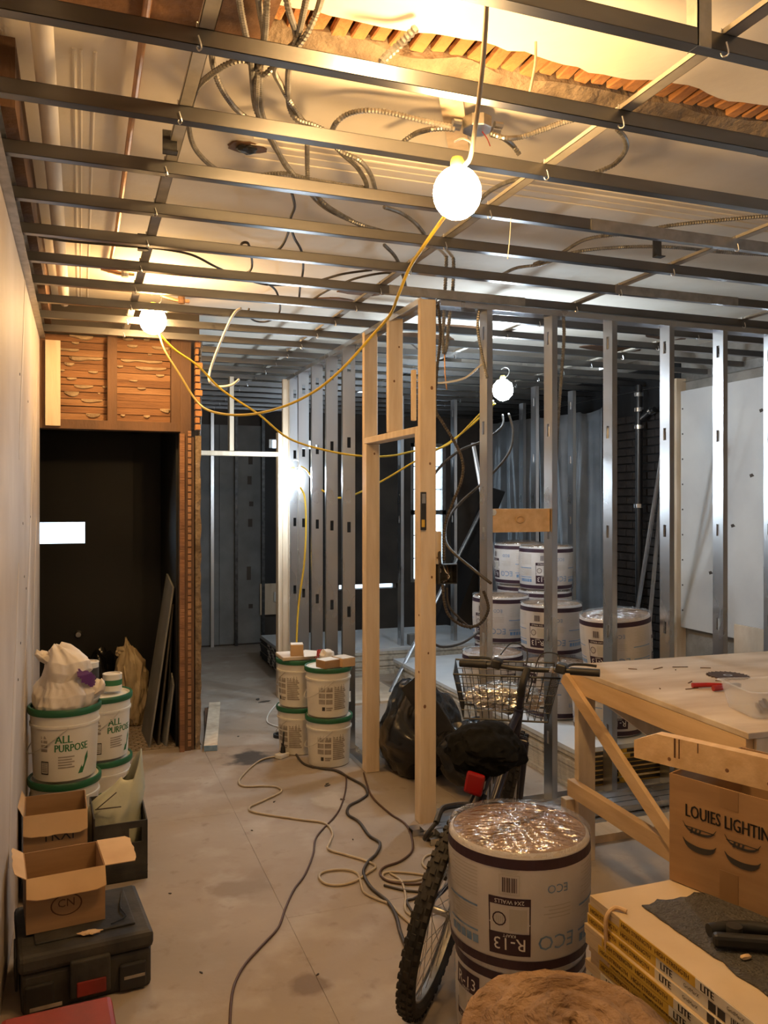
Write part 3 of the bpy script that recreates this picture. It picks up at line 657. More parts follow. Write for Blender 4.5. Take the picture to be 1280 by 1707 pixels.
# hanging armored pairs by the lumber stud
for l, d0, d1, r, m, rib, lab in (
 ([(742,392),(744,430),(742,480),(740,530),(738,560),(740,590)],4.55,4.6,.010,'conduit',.007,'armored cable, left of the twisted pair hanging beside the lumber stud'),
 ([(752,405),(756,440),(754,490),(748,540),(745,575),(741,590)],4.58,4.62,.010,'conduit',.007,'armored cable, right of the twisted pair hanging beside the lumber stud'),
 ([(741,590),(742,625),(745,650)],4.6,4.6,.004,'copper',0,'stripped copper wires under the twisted armored pair'),
 ([(730,505),(734,560),(728,620),(726,680),(738,705),(762,745),(772,775),(768,805),(752,845),(741,880),(740,935)],4.5,4.4,.0085,'cord_dark',.007,'dark armored cable bowing right beside the bright window'),
 ([(838,692),(836,712),(805,735),(765,752),(728,785),(712,822),(713,860),(728,895),(734,940)],5.6,4.35,.0085,'cord_dark',0,'black cable curving left over the window toward the outlet box'),
 ([(848,690),(855,720),(848,755),(815,795),(770,835),(748,862),(742,890),(750,915),(790,950),(818,972)],5.7,4.4,.0085,'cord_dark',0,'black cable sweeping from the cool light down past the outlet box'),
 ([(738,975),(741,1005),(750,1028),(775,1044),(800,1040),(814,1015),(806,985)],4.35,4.4,.0085,'cord_dark',.007,'dark armored cable looping below the outlet box'),
 ([(745,980),(748,1010),(765,1030),(785,1048)],4.4,4.5,.006,'cord_dark',0,'thin dark wire falling below the outlet box'),
 ([(705,1042),(712,1062),(735,1078),(770,1072),(800,1052)],4.40,5.55,.008,'cord_dark',0,'dark cable loop lying over the pale drywall behind the stud'),
 ([(938,515),(940,560),(936,620),(930,700),(926,780)],4.75,4.72,.010,'conduit',.007,'armored cable hanging along the second steel stud'),
 ([(800,505),(796,545),(802,585),(812,630)],4.55,4.5,.008,'conduit',.007,'short armored cable bowing left of the first steel stud'),
 ([(628,1135),(632,1170),(628,1200),(640,1240)],5.3,5.3,.006,'cord_dark',0,'dark cable hanging behind the lumber stud by the trash bag'),
 ([(606,720),(606,800),(608,900),(606,1000),(605,1050)],5.25,5.25,.007,'conduit',.007,'armored cable stapled along the inner lumber stud'),
 ([(336,565),(333,620),(334,700),(326,800),(325,870)],5.72,5.72,.009,'conduit',.007,'armored cable running down the old wooden jamb'),
):
    cable('hanging_cable', pd(l,d0,d1), r, m, lab, 'cable', rib)
# ceiling junction box with brace
jp = F(795,218,2.965)
jb = thing('junction_box','round steel junction box on a wood brace under the torn plaster','electrical box',jp)
M().lathe([(0,0),(.05,0),(.052,.004),(.052,.04),(.049,.04),(.049,.006),(0,.006)],8).build('box_body','steel_dull',jb)
M().beam((-.16,-.13,.05),(.05,.25,.05),.075,.022).build('brace','lumber',jb)
for dx, dy in ((-.06,.0),(.062,.01),(.05,-.03),(-.05,.03)): M().lathe([(0,0),(.012,0),(.012,.03),(0,.03)],8,T(dx,dy,.016) @ Matrix.Rotation(math.pi/2*(1 if dx>0 else -1),4,'Y')).build('connector','steel',jb)
for k,(dx,dy) in enumerate(((-.02,-.02),(.02,.0))): M().tube([(dx,dy,0),(dx*1.4,dy-.02,-.03),(dx*2,dy-.02,-.055)],.002,5,4).build('loose_wire',('cord_white','red')[k],jb)
cable('string_end', pz([(893,70),(892,105),(886,140),(882,156)],[2.99,2.93,2.88,2.86]),.004,'cord_beige','short pale cord dangling below the row of wooden laths','cord')
cable('loose_conduit', pz([(694,46),(665,75),(640,98),(632,112)],[3.02,2.99,2.95,2.93]),.012,'conduit','short cut armored cable stub pointing down from the torn ceiling','cable',rib=.007)
cable('dangling_string', [(1.54,2.80,2.781),(1.532,2.795,2.70),(1.52,2.79,2.62)],.0016,'cord_white','thin white string dangling right of the nearest work light','string')
# old iron fittings above the lath wall
for i,(u,v,lab) in enumerate(((196,455,'corroded brass pipe fitting above the rails left of the glowing light'),(205,523,'rusty pipe fitting directly beside the lath wall light'),(292,500,'rusty red bracket on the ceiling above the lath wall light'))):
    p = F(u,v,3.0); t = thing('pipe_fitting',lab,'fitting',p)
    M().tube([(-.09,0,.02),(0,0,0),(.09,.01,.0)],.013,8,0).build('pipe_stub','copper',t,True)
    M().lathe([(0,-.02),(.02,-.02),(.024,0),(.02,.03),(0,.03)],10,T(.04,0,0)).build('collar','brown_wood' if i==2 else 'steel_dull',t)
# torpedo level and outlet box on the near lumber stud
p = P(694,852,4.30)
t = thing('torpedo_level','black torpedo level hung on the face of the lumber stud','level',(1.685,4.0115,p.z-.10))
M().bbox(-.012,.018,-.008,.008,0,.20,.003).build('body','black',t); M().bbox(-.010,.008,-.0095,-.007,.015,.055,.002).build('vial','tape_yellow',t); M().box(-.008,.012,-.0095,-.007,.14,.19).build('vial','steel_dull',t)
p = P(741,956,4.42)
t = thing('outlet_box','open black outlet box with wires beside the lumber stud','electrical box',(p.x,p.y-.02,p.z))
M().box(-.052,-.048,-.03,.03,-.052,.052).box(.048,.052,-.03,.03,-.052,.052).box(-.05,.05,-.03,.03,-.052,-.048).box(-.05,.05,-.03,.03,.048,.052).box(-.05,.05,.026,.03,-.05,.05).build('box_body','dark_steel',t)
for k in range(4): M().tube([(-.03+.02*k,.02,.045),(-.02+.012*k,-.015,.01),(.02-.01*k,-.02,-.015),(-.03+.02*k,.015,-.045)],.003,5,4).build('wire',('black','cord_white','copper','black')[k],t)

# floor cords
def floor_cord(l, r, m, label, cat='cord'):
    pts = []
    for k,(u,v) in enumerate(l): q = F(u,v,0); pts.append((q.x,q.y,r+.0005))
    return cable('extension_cord', pts, r, m, label, cat, smooth=8)
floor_cord([(474,1262),(445,1265),(425,1275),(400,1300),(405,1312),(440,1312),(462,1314),(468,1322),(440,1336),(416,1348),(428,1357),(500,1368),(540,1374),(554,1390),(550,1405),(548,1418),(580,1428),(612,1438),(626,1447),(612,1458),(590,1472),(562,1478),(540,1474),(532,1462),(545,1454),(575,1452),(595,1458),(601,1472),(607,1490),(630,1502),(650,1510),(668,1528),(696,1552)],.0058,'cord_beige','beige cord meandering across the floor with one round loop')
floor_cord([(487,1240),(494,1260),(508,1276),(535,1283),(560,1287),(585,1300),(606,1312),(612,1326),(600,1336),(582,1346),(580,1360),(598,1372),(615,1395),(633,1408),(627,1426),(613,1440),(606,1458),(618,1482),(645,1505),(660,1530),(668,1560),(682,1592),(700,1610)],.0075,'cord_dark','thick dark cord snaking from the stacked pails toward the bicycle wheel')
floor_cord([(520,1281),(552,1283),(574,1292),(577,1310),(572,1335),(560,1360),(528,1396),(522,1425),(508,1460),(490,1485),(476,1515),(464,1548),(440,1575),(410,1608),(392,1640),(385,1675),(383,1730)],.0050,'cord_brown','thin brown cord running straight toward the camera')
floor_cord([(606,1290),(612,1310),(622,1332),(650,1358),(678,1378),(688,1415),(670,1436),(640,1448),(634,1460),(650,1472),(690,1476),(720,1472)],.0055,'cord_brown','brown cord curving from the lumber stud to the tangle')
floor_cord([(715,1462),(680,1457),(645,1456),(638,1464),(655,1470),(690,1470),(715,1462)],.0052,'cord_beige','pale cord loop in the tangle beside the tire')
floor_cord([(735,1425),(712,1428),(704,1440),(712,1450),(728,1452)],.0052,'cord_beige','small pale cord loop next to the tire top')
floor_cord([(650,1458),(668,1470),(676,1495),(676,1520),(695,1535)],.0052,'cord_beige','pale cord falling through the tangle toward the tire')
floor_cord([(640,1478),(672,1486),(700,1490),(690,1500),(678,1505),(690,1525),(702,1530)],.0055,'cord_dark','dark cord crossing the tangle beside the tire')
floor_cord([(494,1160),(470,1168),(452,1185),(445,1200),(450,1208),(470,1214),(498,1218)],.0055,'cord_white','white cord coiling on the floor left of the stacked pails')
floor_cord([(496,1150),(480,1172),(470,1182),(480,1188),(498,1182)],.0055,'cord_white','short white cord loop behind the stacked pails')
q = F(470,1263); t = thing('power_strip','pale plug with a black cord cap in front of the pails','plug',(q.x,q.y,0),(0,0,.6))
M().bbox(-.045,.045,-.028,.028,0,.032,.008).build('body','pail',t); M().lathe([(0,0),(.018,0),(.016,.03),(.010,.045),(0,.045)],12,T(.01,0,.032)).build('cap','black',t,True)
M().tube([(.01,0,.076),(.015,0,.13),(.05,.03,.15),(.08,.05,.08),(.09,.06,.008)],.006,7,6).build('cord','black',t,True)
q = F(468,1228); t = tag(M().lathe([(.040,0),(.055,0),(.055,.022),(.040,.022)],24,None,True).build('tape_roll','black',None,True),'black roll of electrical tape lying on the floor by the pails','tape'); t.location = (q.x,q.y,0)
q = F(496,1150); t = thing('white_plug','white adapter plugged in behind the pails','plug',(q.x-.02,q.y,0)); M().bbox(-.03,.03,-.03,.03,0,.10,.012).build('body','cord_white',t); M().tube([(0,0,.1),(-.03,-.01,.15),(-.06,-.02,.10),(-.07,-.03,.01)],.006,7,6).build('cord','cord_white',t,True)
for i,(l,lab) in enumerate((([(372,1182),(352,1250)],'x'),)):
    a, b = F(358,1178), F(351,1252); o = M().beam((a.x,a.y,.019),(b.x,b.y,.019),.09,.038); o = tag(o.build('floor_plank','lumber_pale'),'pale short plank with a blue end lying on the hall floor','plank')
    d = (b-a).normalized(); M().beam((b.x,b.y,.019),(b.x+d.x*.002,b.y+d.y*.002,.019),.0895,.0375).build('painted_end','print_blue',o)
a, b = F(338,1185), F(346,1235); tag(M().beam((a.x+.03,a.y,.012),(b.x,b.y,.012),.03,.02).build('scrap_stick','brown_wood'),'short brown stick beside the jamb on the hall floor','stick')
rs = random.Random(11)
for k,(u,v,s) in enumerate(((545,1310,.03),(457,1337,.012),(570,1333,.022),(545,1307,.02),(440,1170,.06),(430,1166,.05),(397,1228,.014),(588,1400,.010),(420,1385,.008),(335,1622,.01),(530,1625,.009),(283,1490,.009))):
    q = F(u,v); tag(M().prism([(s*math.cos(a)*(.5+rs.random()*.6), s*.45*math.sin(a)*(.5+rs.random()*.6)) for a in (2*math.pi*j/6 for j in range(6))],0,.004,T(q.x,q.y,0) @ RZ(rs.uniform(0,3))).build('debris_chip','dark_board'),'small dark debris chip scattered on the dusty floor','debris','debris chips on the floor')
# ---------------------------------------------------------------- insulation rolls
RR, RH = .222, .355
def rad(z): return RR*(.945+.055*math.sin(min(1,max(0,z/RH))*math.pi*.75))
def cyl(a0, flip, off=.0012):
    def fn(s, z):
        if flip: s, z = -s, RH-z
        a = a0+s/RR; r = rad(z)+off; return Vector((r*math.cos(a), r*math.sin(a), z))
    return fn
def make_roll(flip=True, film=True, seed=1):
    t = thing('insulation_roll','x','insulation roll')
    M().lathe([(RR*.3,.004),(rad(0)-.02,0),(rad(0),.012)]+[(rad(z),z) for z in (.05,.1,.15,.2,.25,.3,.33)]+[(rad(RH)-.002,RH-.01),(rad(RH)-.012,RH-.002)],56).build('paper_jacket','roll_white',t,True)
    sp = M(); n, k = 72, 10; vs = []
    for j in range(k+1):
        r = (rad(RH)-.012)*j/k
        for i in range(n):
            a = 2*math.pi*i/n; x, y = r*math.cos(a), r*math.sin(a)
            q = .012*(1-(j/k)**2)+.006*noise.noise(Vector((x*18,y*18,seed)))+.008*math.sin(r*160+a)*(1-j/k)*.4
            if abs(x*.5+y*.86+.02*noise.noise(Vector((y*9,x*4,seed)))) < .010 and j < k: q -= .02
            vs.append((x,y,RH-.004+q))
    sp.add(vs,[(j*n+i,j*n+(i+1)%n,(j+1)*n+(i+1)%n,(j+1)*n+i) for j in range(k) for i in range(n)]).build('batt_end','fiberglass',t,True)
    if film:
        fm = M(); n, k = 96, 14; vs = []
        for j in range(k+1):
            r = (rad(RH)+.002)*min(1,j/(k-2)) if j <= k-2 else rad(RH)+.003
            for i in range(n):
                a = 2*math.pi*i/n; x, y = r*math.cos(a), r*math.sin(a)
                c = x*math.cos(.5)+y*math.sin(.5); e = -x*math.sin(.5)+y*math.cos(.5)
                q = .020*(1-(min(1,j/(k-2)))**2)+.010*noise.noise(Vector((e*34,c*6,seed*3.1)))*(1 if j < k-2 else .2)
                zz = RH+.006+q if j <= k-2 else RH-.005*(j-(k-2))
                vs.append((x,y,zz))
        fm.add(vs,[(j*n+i,j*n+(i+1)%n,(j+1)*n+(i+1)%n,(j+1)*n+i) for j in range(k) for i in range(n)]).build('shrink_film','shrink_film',t,2)
    pu, wh, bl, gy = M(), M(), M(), M()
    full = cyl(0, flip)
    pu.patch(full,0,2*math.pi*RR,.312,.340,56,1); pu.patch(full,0,2*math.pi*RR,.016,.046,56,1)
    for q in range(3):
        f = cyl(q*2*math.pi/3, flip); f2 = cyl(q*2*math.pi/3, flip, .0024)
        def tx(mb, s, cx, cz, size, fn): mb.text(s, lambda x, y: fn(cx+x*size, cz+y*size))
        # boxed R-13 block
        for a,b,c,d in ((-.062,.062,.232,.298),(-.062,.062,.128,.150)): pu.patch(f,a,b,c,d,6,1)
        for a,b,c,d in ((-.062,-.058,.128,.298),(.058,.062,.128,.298)): pu.patch(f,a,b,c,d,1,1)
        tx(wh,'R-13',0,.262,.052,f2); tx(wh,'KRAFT',0,.2385,.013,f2); tx(wh,'2X4 WALLS',0,.139,.017,f2)
        gy.patch(f,-.05,.0,.16,.225,3,1)
        V = [(.03+.017*math.cos(t), .192+.017*math.sin(t)) for t in (2*math.pi*k/12 for k in range(12))]; V2 = [(.03+.021*math.cos(t), .192+.021*math.sin(t)) for t in (2*math.pi*k/12 for k in range(12))]
        pu.add([f(*p) for p in V]+[f(*p) for p in V2],[(i,(i+1)%12,12+(i+1)%12,12+i) for i in range(12)])
        for k in range(4): gy.patch(f,.018+.006*k,.021+.006*k,.182,.205-.004*(k%2),1,1)
        # barcode
        for a,b,c,d in ((-.03,.03,.062,.064),(-.03,.03,.118,.120),(-.03,-.028,.062,.120),(.028,.03,.062,.120)): gy.patch(f,a,b,c,d,2,1)
        for k in range(9): pu.patch(f,-.022+.005*k,-.022+.005*k+(.003 if k%3 else .0018),.070,.112,1,1)
        for k in range(3): gy.patch(f,-.03+.004*k,.03-.004*k,.047+.005*k,.049+.005*k,2,1)
        # blue column
        tx(bl,'ECO',-.145,.255,.062,f2)
        for k in range(5): bl.patch(f,.10+k*.026,.121+k*.026,.262,.287,2,1)
        for zz in (.245,.17): bl.patch(f,.10,.235,zz,zz+.006,5,1)
        for k in range(7): gy.patch(f,.10,.22-.02*(k%3),.182+.008*k,.185+.008*k,4,1)
        for k in range(9): gy.patch(f,.10,.225-.02*(k%2),.06+.010*k,.063+.010*k,4,1)
        for k in range(4): gy.patch(f,-.19,-.10-.015*(k%2),.15+.011*k,.153+.011*k,3,1)
        tx(bl,'ECO',-.145,.10,.035,f2)
    pu.build('purple_print','print_purple',t); bl.build('blue_print','print_blue',t); gy.build('grey_print','print_grey_pale',t)
    if wh.v: wh.build('white_lettering','white_print',t)
    return t
proto = make_roll(True, True, 1); up = make_roll(False, True, 2)
used = {'i':False,'u':False}
def roll(x, y, z, a, label, kind='i', tilt=(0,0), s=1.0, group='insulation rolls'):
    src = proto if kind == 'i' else up
    o = copy_tree(src) if used[kind] else src; used[kind] = True
    o.location = (x,y,z); o.rotation_euler = (tilt[0],tilt[1],a); o.scale = (s,s,s); o['label'] = label; o['group'] = group; o['category'] = 'insulation roll'
    return o
ang = lambda x, y: math.atan2(-y, -x)
# near pair beside the bicycle
NX, NY = 1.295, 2.305
roll(NX,NY,.325,ang(NX,NY)-.12,'upside-down white insulation roll under shiny film, beside the bicycle wheel','i',s=1.0)
roll(NX+.01,NY+.01,-.002,1.2,'insulation roll underneath the filmed one beside the bicycle wheel','u',s=.92)
SZ = .25                                                # height of the drywall pile they stand on in the back room
L1, L2, L3 = SZ+.001, SZ+RH+.008, SZ+2*RH+.016
roll(2.83,5.42,L1,ang(2.83,5.42)+.55,'insulation roll lowest left on the drywall pile behind the bicycle basket')
roll(3.06,4.93,L1,ang(3.06,4.93)-.9,'upright lettered insulation roll low behind the bicycle basket','u')
roll(3.12,5.80,L1,.4,'insulation roll hidden at the bottom of the pyramid of rolls')
roll(3.55,5.62,L1,2.4,'insulation roll at the back bottom of the pyramid, mostly hidden')
roll(3.10,5.80,L2,ang(3.1,5.8)-.75,'insulation roll on the left of the second tier, behind the first steel stud')
roll(3.20,5.22,L2,ang(3.2,5.22)-.45,'insulation roll front right of the second tier behind the second steel stud')
roll(3.63,6.02,L2,.3,'insulation roll in the second tier beneath the topmost rolls')
roll(3.64,6.02,L3,ang(3.64,6.02)-.10,'topmost insulation roll on the right, under the wood blocking')
roll(3.66,6.50,L3,ang(3.66,6.5)+.9,'topmost insulation roll at the left, half behind its neighbour')
roll(3.70,6.52,L2,1.9,'insulation roll at the far back of the second tier')
roll(3.15,4.46,L1,ang(3.15,4.46)+.3,'insulation roll seen beneath the bench beside its pale leg')
roll(3.64,4.44,L1,ang(3.64,4.44)-.4,'insulation roll seen beneath the bench at the right')
roll(3.22,4.45,L2+.02,ang(3.22,4.45)-.55,'tilted insulation roll standing by itself above the bench top','i',(.02,.09))
# the open roll at the bottom edge
t = thing('open_insulation_roll','large brown fiberglass roll with torn film at the bottom edge','insulation roll',(1.03,1.60,.02)); t.scale = (1.25,1.25,1)
M().lathe([(.12,-.018),(.195,-.02),(.205,.02),(.212,.15),(.215,.30),(.205,.42),(.198,.46)],56).build('paper_jacket','roll_white',t,True)
mb = M(); n, k = 80, 14; vs = []
for j in range(k+1):
    for i in range(n):
        a = 2*math.pi*i/n; r = .208*j/k; x, y = r*math.cos(a), r*math.sin(a)
        q = .055*math.sqrt(max(0,1-(j/k)**2.6))+.012*noise.noise(Vector((x*16,y*9,5)))+.007*noise.noise(Vector((x*40,y*40,5)))+.010*math.sin(r*95+1.0*a+2*noise.noise(Vector((x*8,y*8,1))))
        vs.append((x,y,.462+q-(.02 if j==k else 0)))
mb.add(vs,[(j*n+i,j*n+(i+1)%n,(j+1)*n+(i+1)%n,(j+1)*n+i) for j in range(k) for i in range(n)]).build('batt_end','fiberglass',t,True)
mb = M(); n, k = 40, 8; vs = []
for j in range(k+1):
    for i in range(n+1):
        a = math.pi*(.45+.85*i/n); w = j/k; e = .03*noise.noise(Vector((a*5,j*.7,2)))
        r = .216-.045*w+e*.25; z = .40+.13*w-.05*w*w+e*.5; vs.append((r*math.cos(a),r*math.sin(a),z))
mb.add(vs,[(j*(n+1)+i,j*(n+1)+i+1,(j+1)*(n+1)+i+1,(j+1)*(n+1)+i) for j in range(k) for i in range(n)]).build('torn_film','shrink_film',t,2)

# ---------------------------------------------------------------- drywall piles
ORD = ['topmost','second','third','fourth','fifth','sixth','seventh','eighth','ninth','tenth','eleventh','twelfth','thirteenth','fourteenth','fifteenth','sixteenth','seventeenth','eighteenth','nineteenth','twentieth','lowest']
def near_pile():
    x0, x1, y0, y1 = 1.372, 2.06, .25, 2.045
    zt = .566; n = 21; h = zt/n; ref = {}
    f = lambda cx, s: (lambda x, y: Vector((-.0006, -(cx+x*s), h/2+y*s)))
    def mk(key, name, mb, m, t, loc=(0,0,0)):
        if key not in ref: ref[key] = mb().build(name, m, t); ref[key].location = loc
        else: share(ref[key], name, t, loc)
    def black():
        a = M()
        for c in (.34,.98): [a.text('LITE', f(c+d,.025)) for d in (-.0008,0,.0008)]
        for c in (.43,1.07): a.text('GridMarX', f(c,.013))
        for c in (.50,.53,1.14,1.18): a.box(-.0008,-.0002,-c-.012,-c+.012,.002,h-.003)
        for c0 in (.56,1.21):
            for q in range(9): a.box(-.0008,-.0002,-(c0+q*.006+.003*(q%2)*.5+.002),-(c0+q*.006),.002,h-.003)
        for c in (.665,1.34): a.text('1/2" x 8\' TE', f(c,.018))
        return a
    def black2():
        a = M()
        for c in (.05,.70): [a.text('LITE', f(c+d,.025)) for d in (-.0008,0,.0008)]
        for c in (.13,.80): a.text('GridMarX', f(c,.013))
        for c in (.19,.23,.46,.88): a.box(-.0008,-.0002,-c-.014,-c+.014,.002,h-.003)
        for c0 in (.255,.52):
            for q in range(9): a.box(-.0008,-.0002,-(c0+q*.006+.003*(q%2)*.5+.002),-(c0+q*.006),.002,h-.003)
        for c in (.375,1.0): a.text('1/2" x 8\' TE', f(c,.018))
        return a
    def brown():
        b = M()
        for c in (.075,.215,.80,.90):
            for d in (0,.0008): b.text('HIGH STRENGTH', f(c+d,.0165))
        return b
    for k in range(n):
        z = zt-h*(k+1); off = rnd.uniform(-.012,.014); dx = rnd.uniform(-.004,.006)-(.012 if k in (3,4) else 0)
        t = thing('drywall_bundle', 'topmost drywall bundle, bare tan face, under the lettered carton' if k == 0 else 'taped pair of drywall sheets, %s from the top under the lettered carton' % ORD[k] if k < n-1 else 'lowest taped pair of drywall sheets in the pile under the lettered carton', 'drywall', (x0+dx,y1+off,z), group='near drywall bundles')
        mk('b','sheet',lambda: M().box(.002,x1-x0,-(y1-y0),0,.0004,h*.49),'gyp_tan',t); mk('b','sheet',None,None,t,(0,0,h*.505))
        sh = min(0,rnd.uniform(-.16,.16))-.002
        if k <= 6:
            mk('y1','yellow_tape',lambda: M().box(0,.0021,-.30,-.004,.0008,h-.001),'tape_yellow',t,(0,sh,0)); mk('y2','yellow_tape',lambda: M().box(0,.0021,-.95,-.72,.0008,h-.001),'tape_yellow',t,(0,sh,0))
            mk('w1','white_tape',lambda: M().box(0,.0021,-.72,-.30,.0008,h-.001),'tape_white',t,(0,sh,0)); mk('w2','white_tape',lambda: M().box(0,.0021,-1.7,-.95,.0008,h-.001),'tape_white',t,(0,max(sh,-.09),0))
            mk('d','black_lettering',black,'print_dark',t,(0,sh,0)); mk('r','brown_lettering',brown,'print_brown',t,(0,sh,0))
        else:
            mk('w3','white_tape',lambda: M().box(0,.0021,-1.6,-.002,.0008,h-.001),'tape_white',t,(0,sh,0)); mk('d2','black_lettering',black2,'print_dark',t,(0,sh,0))
    return zt
ZS = near_pile()
tag(M().tube([(1.370,1.94,.42),(1.364,1.94,.50),(1.366,1.94,.55),(1.39,1.935,.574),(1.41,1.91,.572)],.006,7,6).build('packing_strap','lumber_flat'),'tan strap hooked over the corner of the near drywall pile','strap')
def pile(x0, x1, y0, y1, n, h, label, group, toplabel, m, top, ends=None):
    ref = {}
    def mk(key, name, mb, mm, t, loc=(0,0,0)):
        if key not in ref: ref[key] = mb.build(name, mm, t); ref[key].location = loc
        else: share(ref[key], name, t, loc)
    for k in range(n):
        dx, dy = rnd.uniform(-.012,.012), rnd.uniform(-.008,.008); i = n-1-k
        t = thing('drywall_bundle', toplabel if i == 0 else label % (ORD[i]+' from the top' if i < n-1 else 'lowest'), 'drywall', (x0+dx,y0+dy,k*h), group=group)
        if i == 0: M().box(0,x1-x0,0,y1-y0,.001,h-.001).build('sheet',top,t); continue
        mk('s','sheet',M().box(0,x1-x0,0,y1-y0,.001,h*.48),m,t); mk('s','sheet',None,None,t,(0,.003,h*.5))
        if ends == 'x':
            mk('e','end_tape',M().box(-.002,0,.0,y1-y0,.001,h-.002),'near_black',t)
            for q in (.30,.52,.72): mk('p','tape_print',M().box(-.003,-.002,0,.11,.003,h-.003),'tape_white',t,(0,q,0))
        if ends == 'y':
            mk('e','end_tape',M().box(0,x1-x0,-.002,0,.001,h-.002),'tape_yellow',t)
            for q in (.05,.36,.55,.90): mk('p','tape_print',M().box(0,.24,-.003,-.002,.004,h-.004),'print_dark',t,(q,0,0))
pile(2.72,3.92,4.16,7.15,9,.0277,'drywall pair %s of the pile carrying the insulation rolls','drywall pile under the rolls','topmost pale drywall sheet under the insulation rolls','gyp_edge','gyp_white','y')
pile(1.83,4.27,7.66,8.88,9,.0280,'drywall pair %s of the far pile behind the hall studs','far drywall pile','topmost blue-grey drywall sheet of the far pile','gyp_edge','gyp_white','x')
tag(M().box(1.95,2.62,6.55,7.5,.0,.02).build('plywood_offcut','ply'),'plywood offcut flat on the floor before the far drywall pile','board')
tag(M().bbox(3.10,3.35,7.72,7.80,.2545,.36,.004,1).build('metal_box','grey_board'),'small grey box standing on the far drywall pile','box')
# black trash bags between stud and pile
def squash(p): p.z = max(p.z, -.22); return p
t = thing('trash_bag','large glossy black trash bag slumped behind the framed doorway','bag',(2.02,4.86,0))
M().blob((0,0,.225),(.23,.33,.29),3,.26,1.3,5,squash).build('bag_body','black_gloss',t,True)
t = thing('trash_bag','lower black trash bag bulging toward the steel studs','bag',(2.16,4.38,0))
M().blob((0,0,.225),(.20,.20,.18),9,.24,1.4,5,squash).build('bag_body','black_gloss',t,True)
tag(M().beam((1.86,4.62,.62),(2.12,4.34,.10),.26,.006,(0,.6,1)).build('leaning_board','black'),'thin black board leaning on the trash bag','board')
tag(M().tube([(2.16,4.17,.30),(2.26,4.16,.12),(2.34,4.15,.01)],.008,7,5).build('grey_strap','steel_dull'),'grey strip lying against the black trash bags','strip')
# steel studs lying on the floor
labs = ['front bottom','second bottom','third bottom','rear bottom','front upper','middle upper','rear upper']
base = None
for k,(y,z,x) in enumerate(((3.69,.001,1.70),(3.755,.001,1.62),(3.82,.001,1.68),(3.89,.001,1.58),(3.72,.036,1.66),(3.79,.036,1.60),(3.86,.036,1.72))):
    if base is None:
        base = M().box(0,2.6,0,.062,.0305,.032).box(0,2.6,0,.0015,0,.032).box(0,2.6,.0605,.062,0,.032).box(0,2.6,0,.01,0,.0015).box(0,2.6,.052,.062,0,.0015).build('loose_stud','steel'); o = base
    else: o = base.copy(); C.objects.link(o)
    o.location = (x,y,z); tag(o,labs[k]+' steel stud in the bundle on the floor before the partition','stud','steel studs bundled on the floor')
tag(M().box(2.3,4.4,3.50,3.64,.0,.038).build('floor_plank','lumber_flat'),'wooden plank on the floor in front of the steel stud bundle','plank')

# ---------------------------------------------------------------- right wall pieces
t = M().box(4.94,4.965,4.45,5.925,.60,2.665).build('white_board','board_white'); tag(t,'large white board mounted upright along the right wall','board')
for k in range(9): M().lathe([(0,.002),(.008,.002),(.008,0)],8,T(4.939,5.90,.75+.22*k) @ Matrix.Rotation(-math.pi/2,4,'Y')).build('screw_head','dark_steel',t)
for (y,z) in ((5.1,1.9),(5.55,1.1),(5.3,1.5),(5.0,2.4)): M().prism([(0,-.02),(.02,0),(.012,.03),(-.012,.02)],0,.001,T(4.939,y,z) @ Matrix.Rotation(-math.pi/2,4,'Y')).build('scuff','dark_board',t)
tag(M().box(4.60,4.62,4.3,4.93,.1,.78).build('plywood_sheet','ply'),'tan plywood sheet standing below the white board','board')
t = thing('soil_pipe','black cast iron pipe with shiny clamps on the dark brick wall','pipe',(4.86,6.40,0))
M().tube([(0,0,.3),(0,0,2.78)],.032,14,0).build('pipe','cast_iron',t,True)
for z in (1.66,2.39,2.55,2.69): M().lathe([(.030,-.02),(.046,-.018),(.046,.018),(.030,.02)],16,T(0,0,z)).build('clamp','chrome',t,True)
M().tube([(0,0,2.45),(.05,-.08,2.52),(.06,-.15,2.54)],.026,12,4).build('branch','cast_iron',t,True); M().lathe([(.026,-.015),(.038,-.013),(.038,.013),(.026,.015)],14,T(.055,-.11,2.53) @ Matrix.Rotation(1.2,4,'X')).build('clamp','chrome',t,True)
def drape(y0, y1, z0, z1, seed, label):
    mb = M(); n, k = 70, 26; vs = []
    for j in range(k+1):
        for i in range(n+1):
            y = y0+(y1-y0)*i/n; z = z0+(z1-z0)*j/k; w = 1-.6*j/k
            vs.append((4.83+.09*noise.noise(Vector((y*4.5,z*.45,seed)))+.035*noise.noise(Vector((y*13,z*1.0,seed)))*w, y, z+.05*noise.noise(Vector((y*3,seed,2)))))
    mb.add(vs,[(j*(n+1)+i,j*(n+1)+i+1,(j+1)*(n+1)+i+1,(j+1)*(n+1)+i) for j in range(k) for i in range(n)])
    o = mb.build('plastic_sheet','poly_sheet',None,2); so = o.modifiers.new('s','SOLIDIFY'); so.thickness = .002; tag(o,label,'plastic sheet')
drape(6.95,8.1,.04,2.62,1,'crumpled grey plastic sheet draped on the dark wall beside the pipe')
drape(8.15,9.6,.04,2.66,4,'crumpled grey plastic sheet draped in the far dark corner')
tag(M().beam(P(826,815,8.6),P(740,1040,8.95)*1,.22,.03,(0,1,.2)).build('leaning_board','near_black'),'dark board leaning diagonally beside the bright window','board')

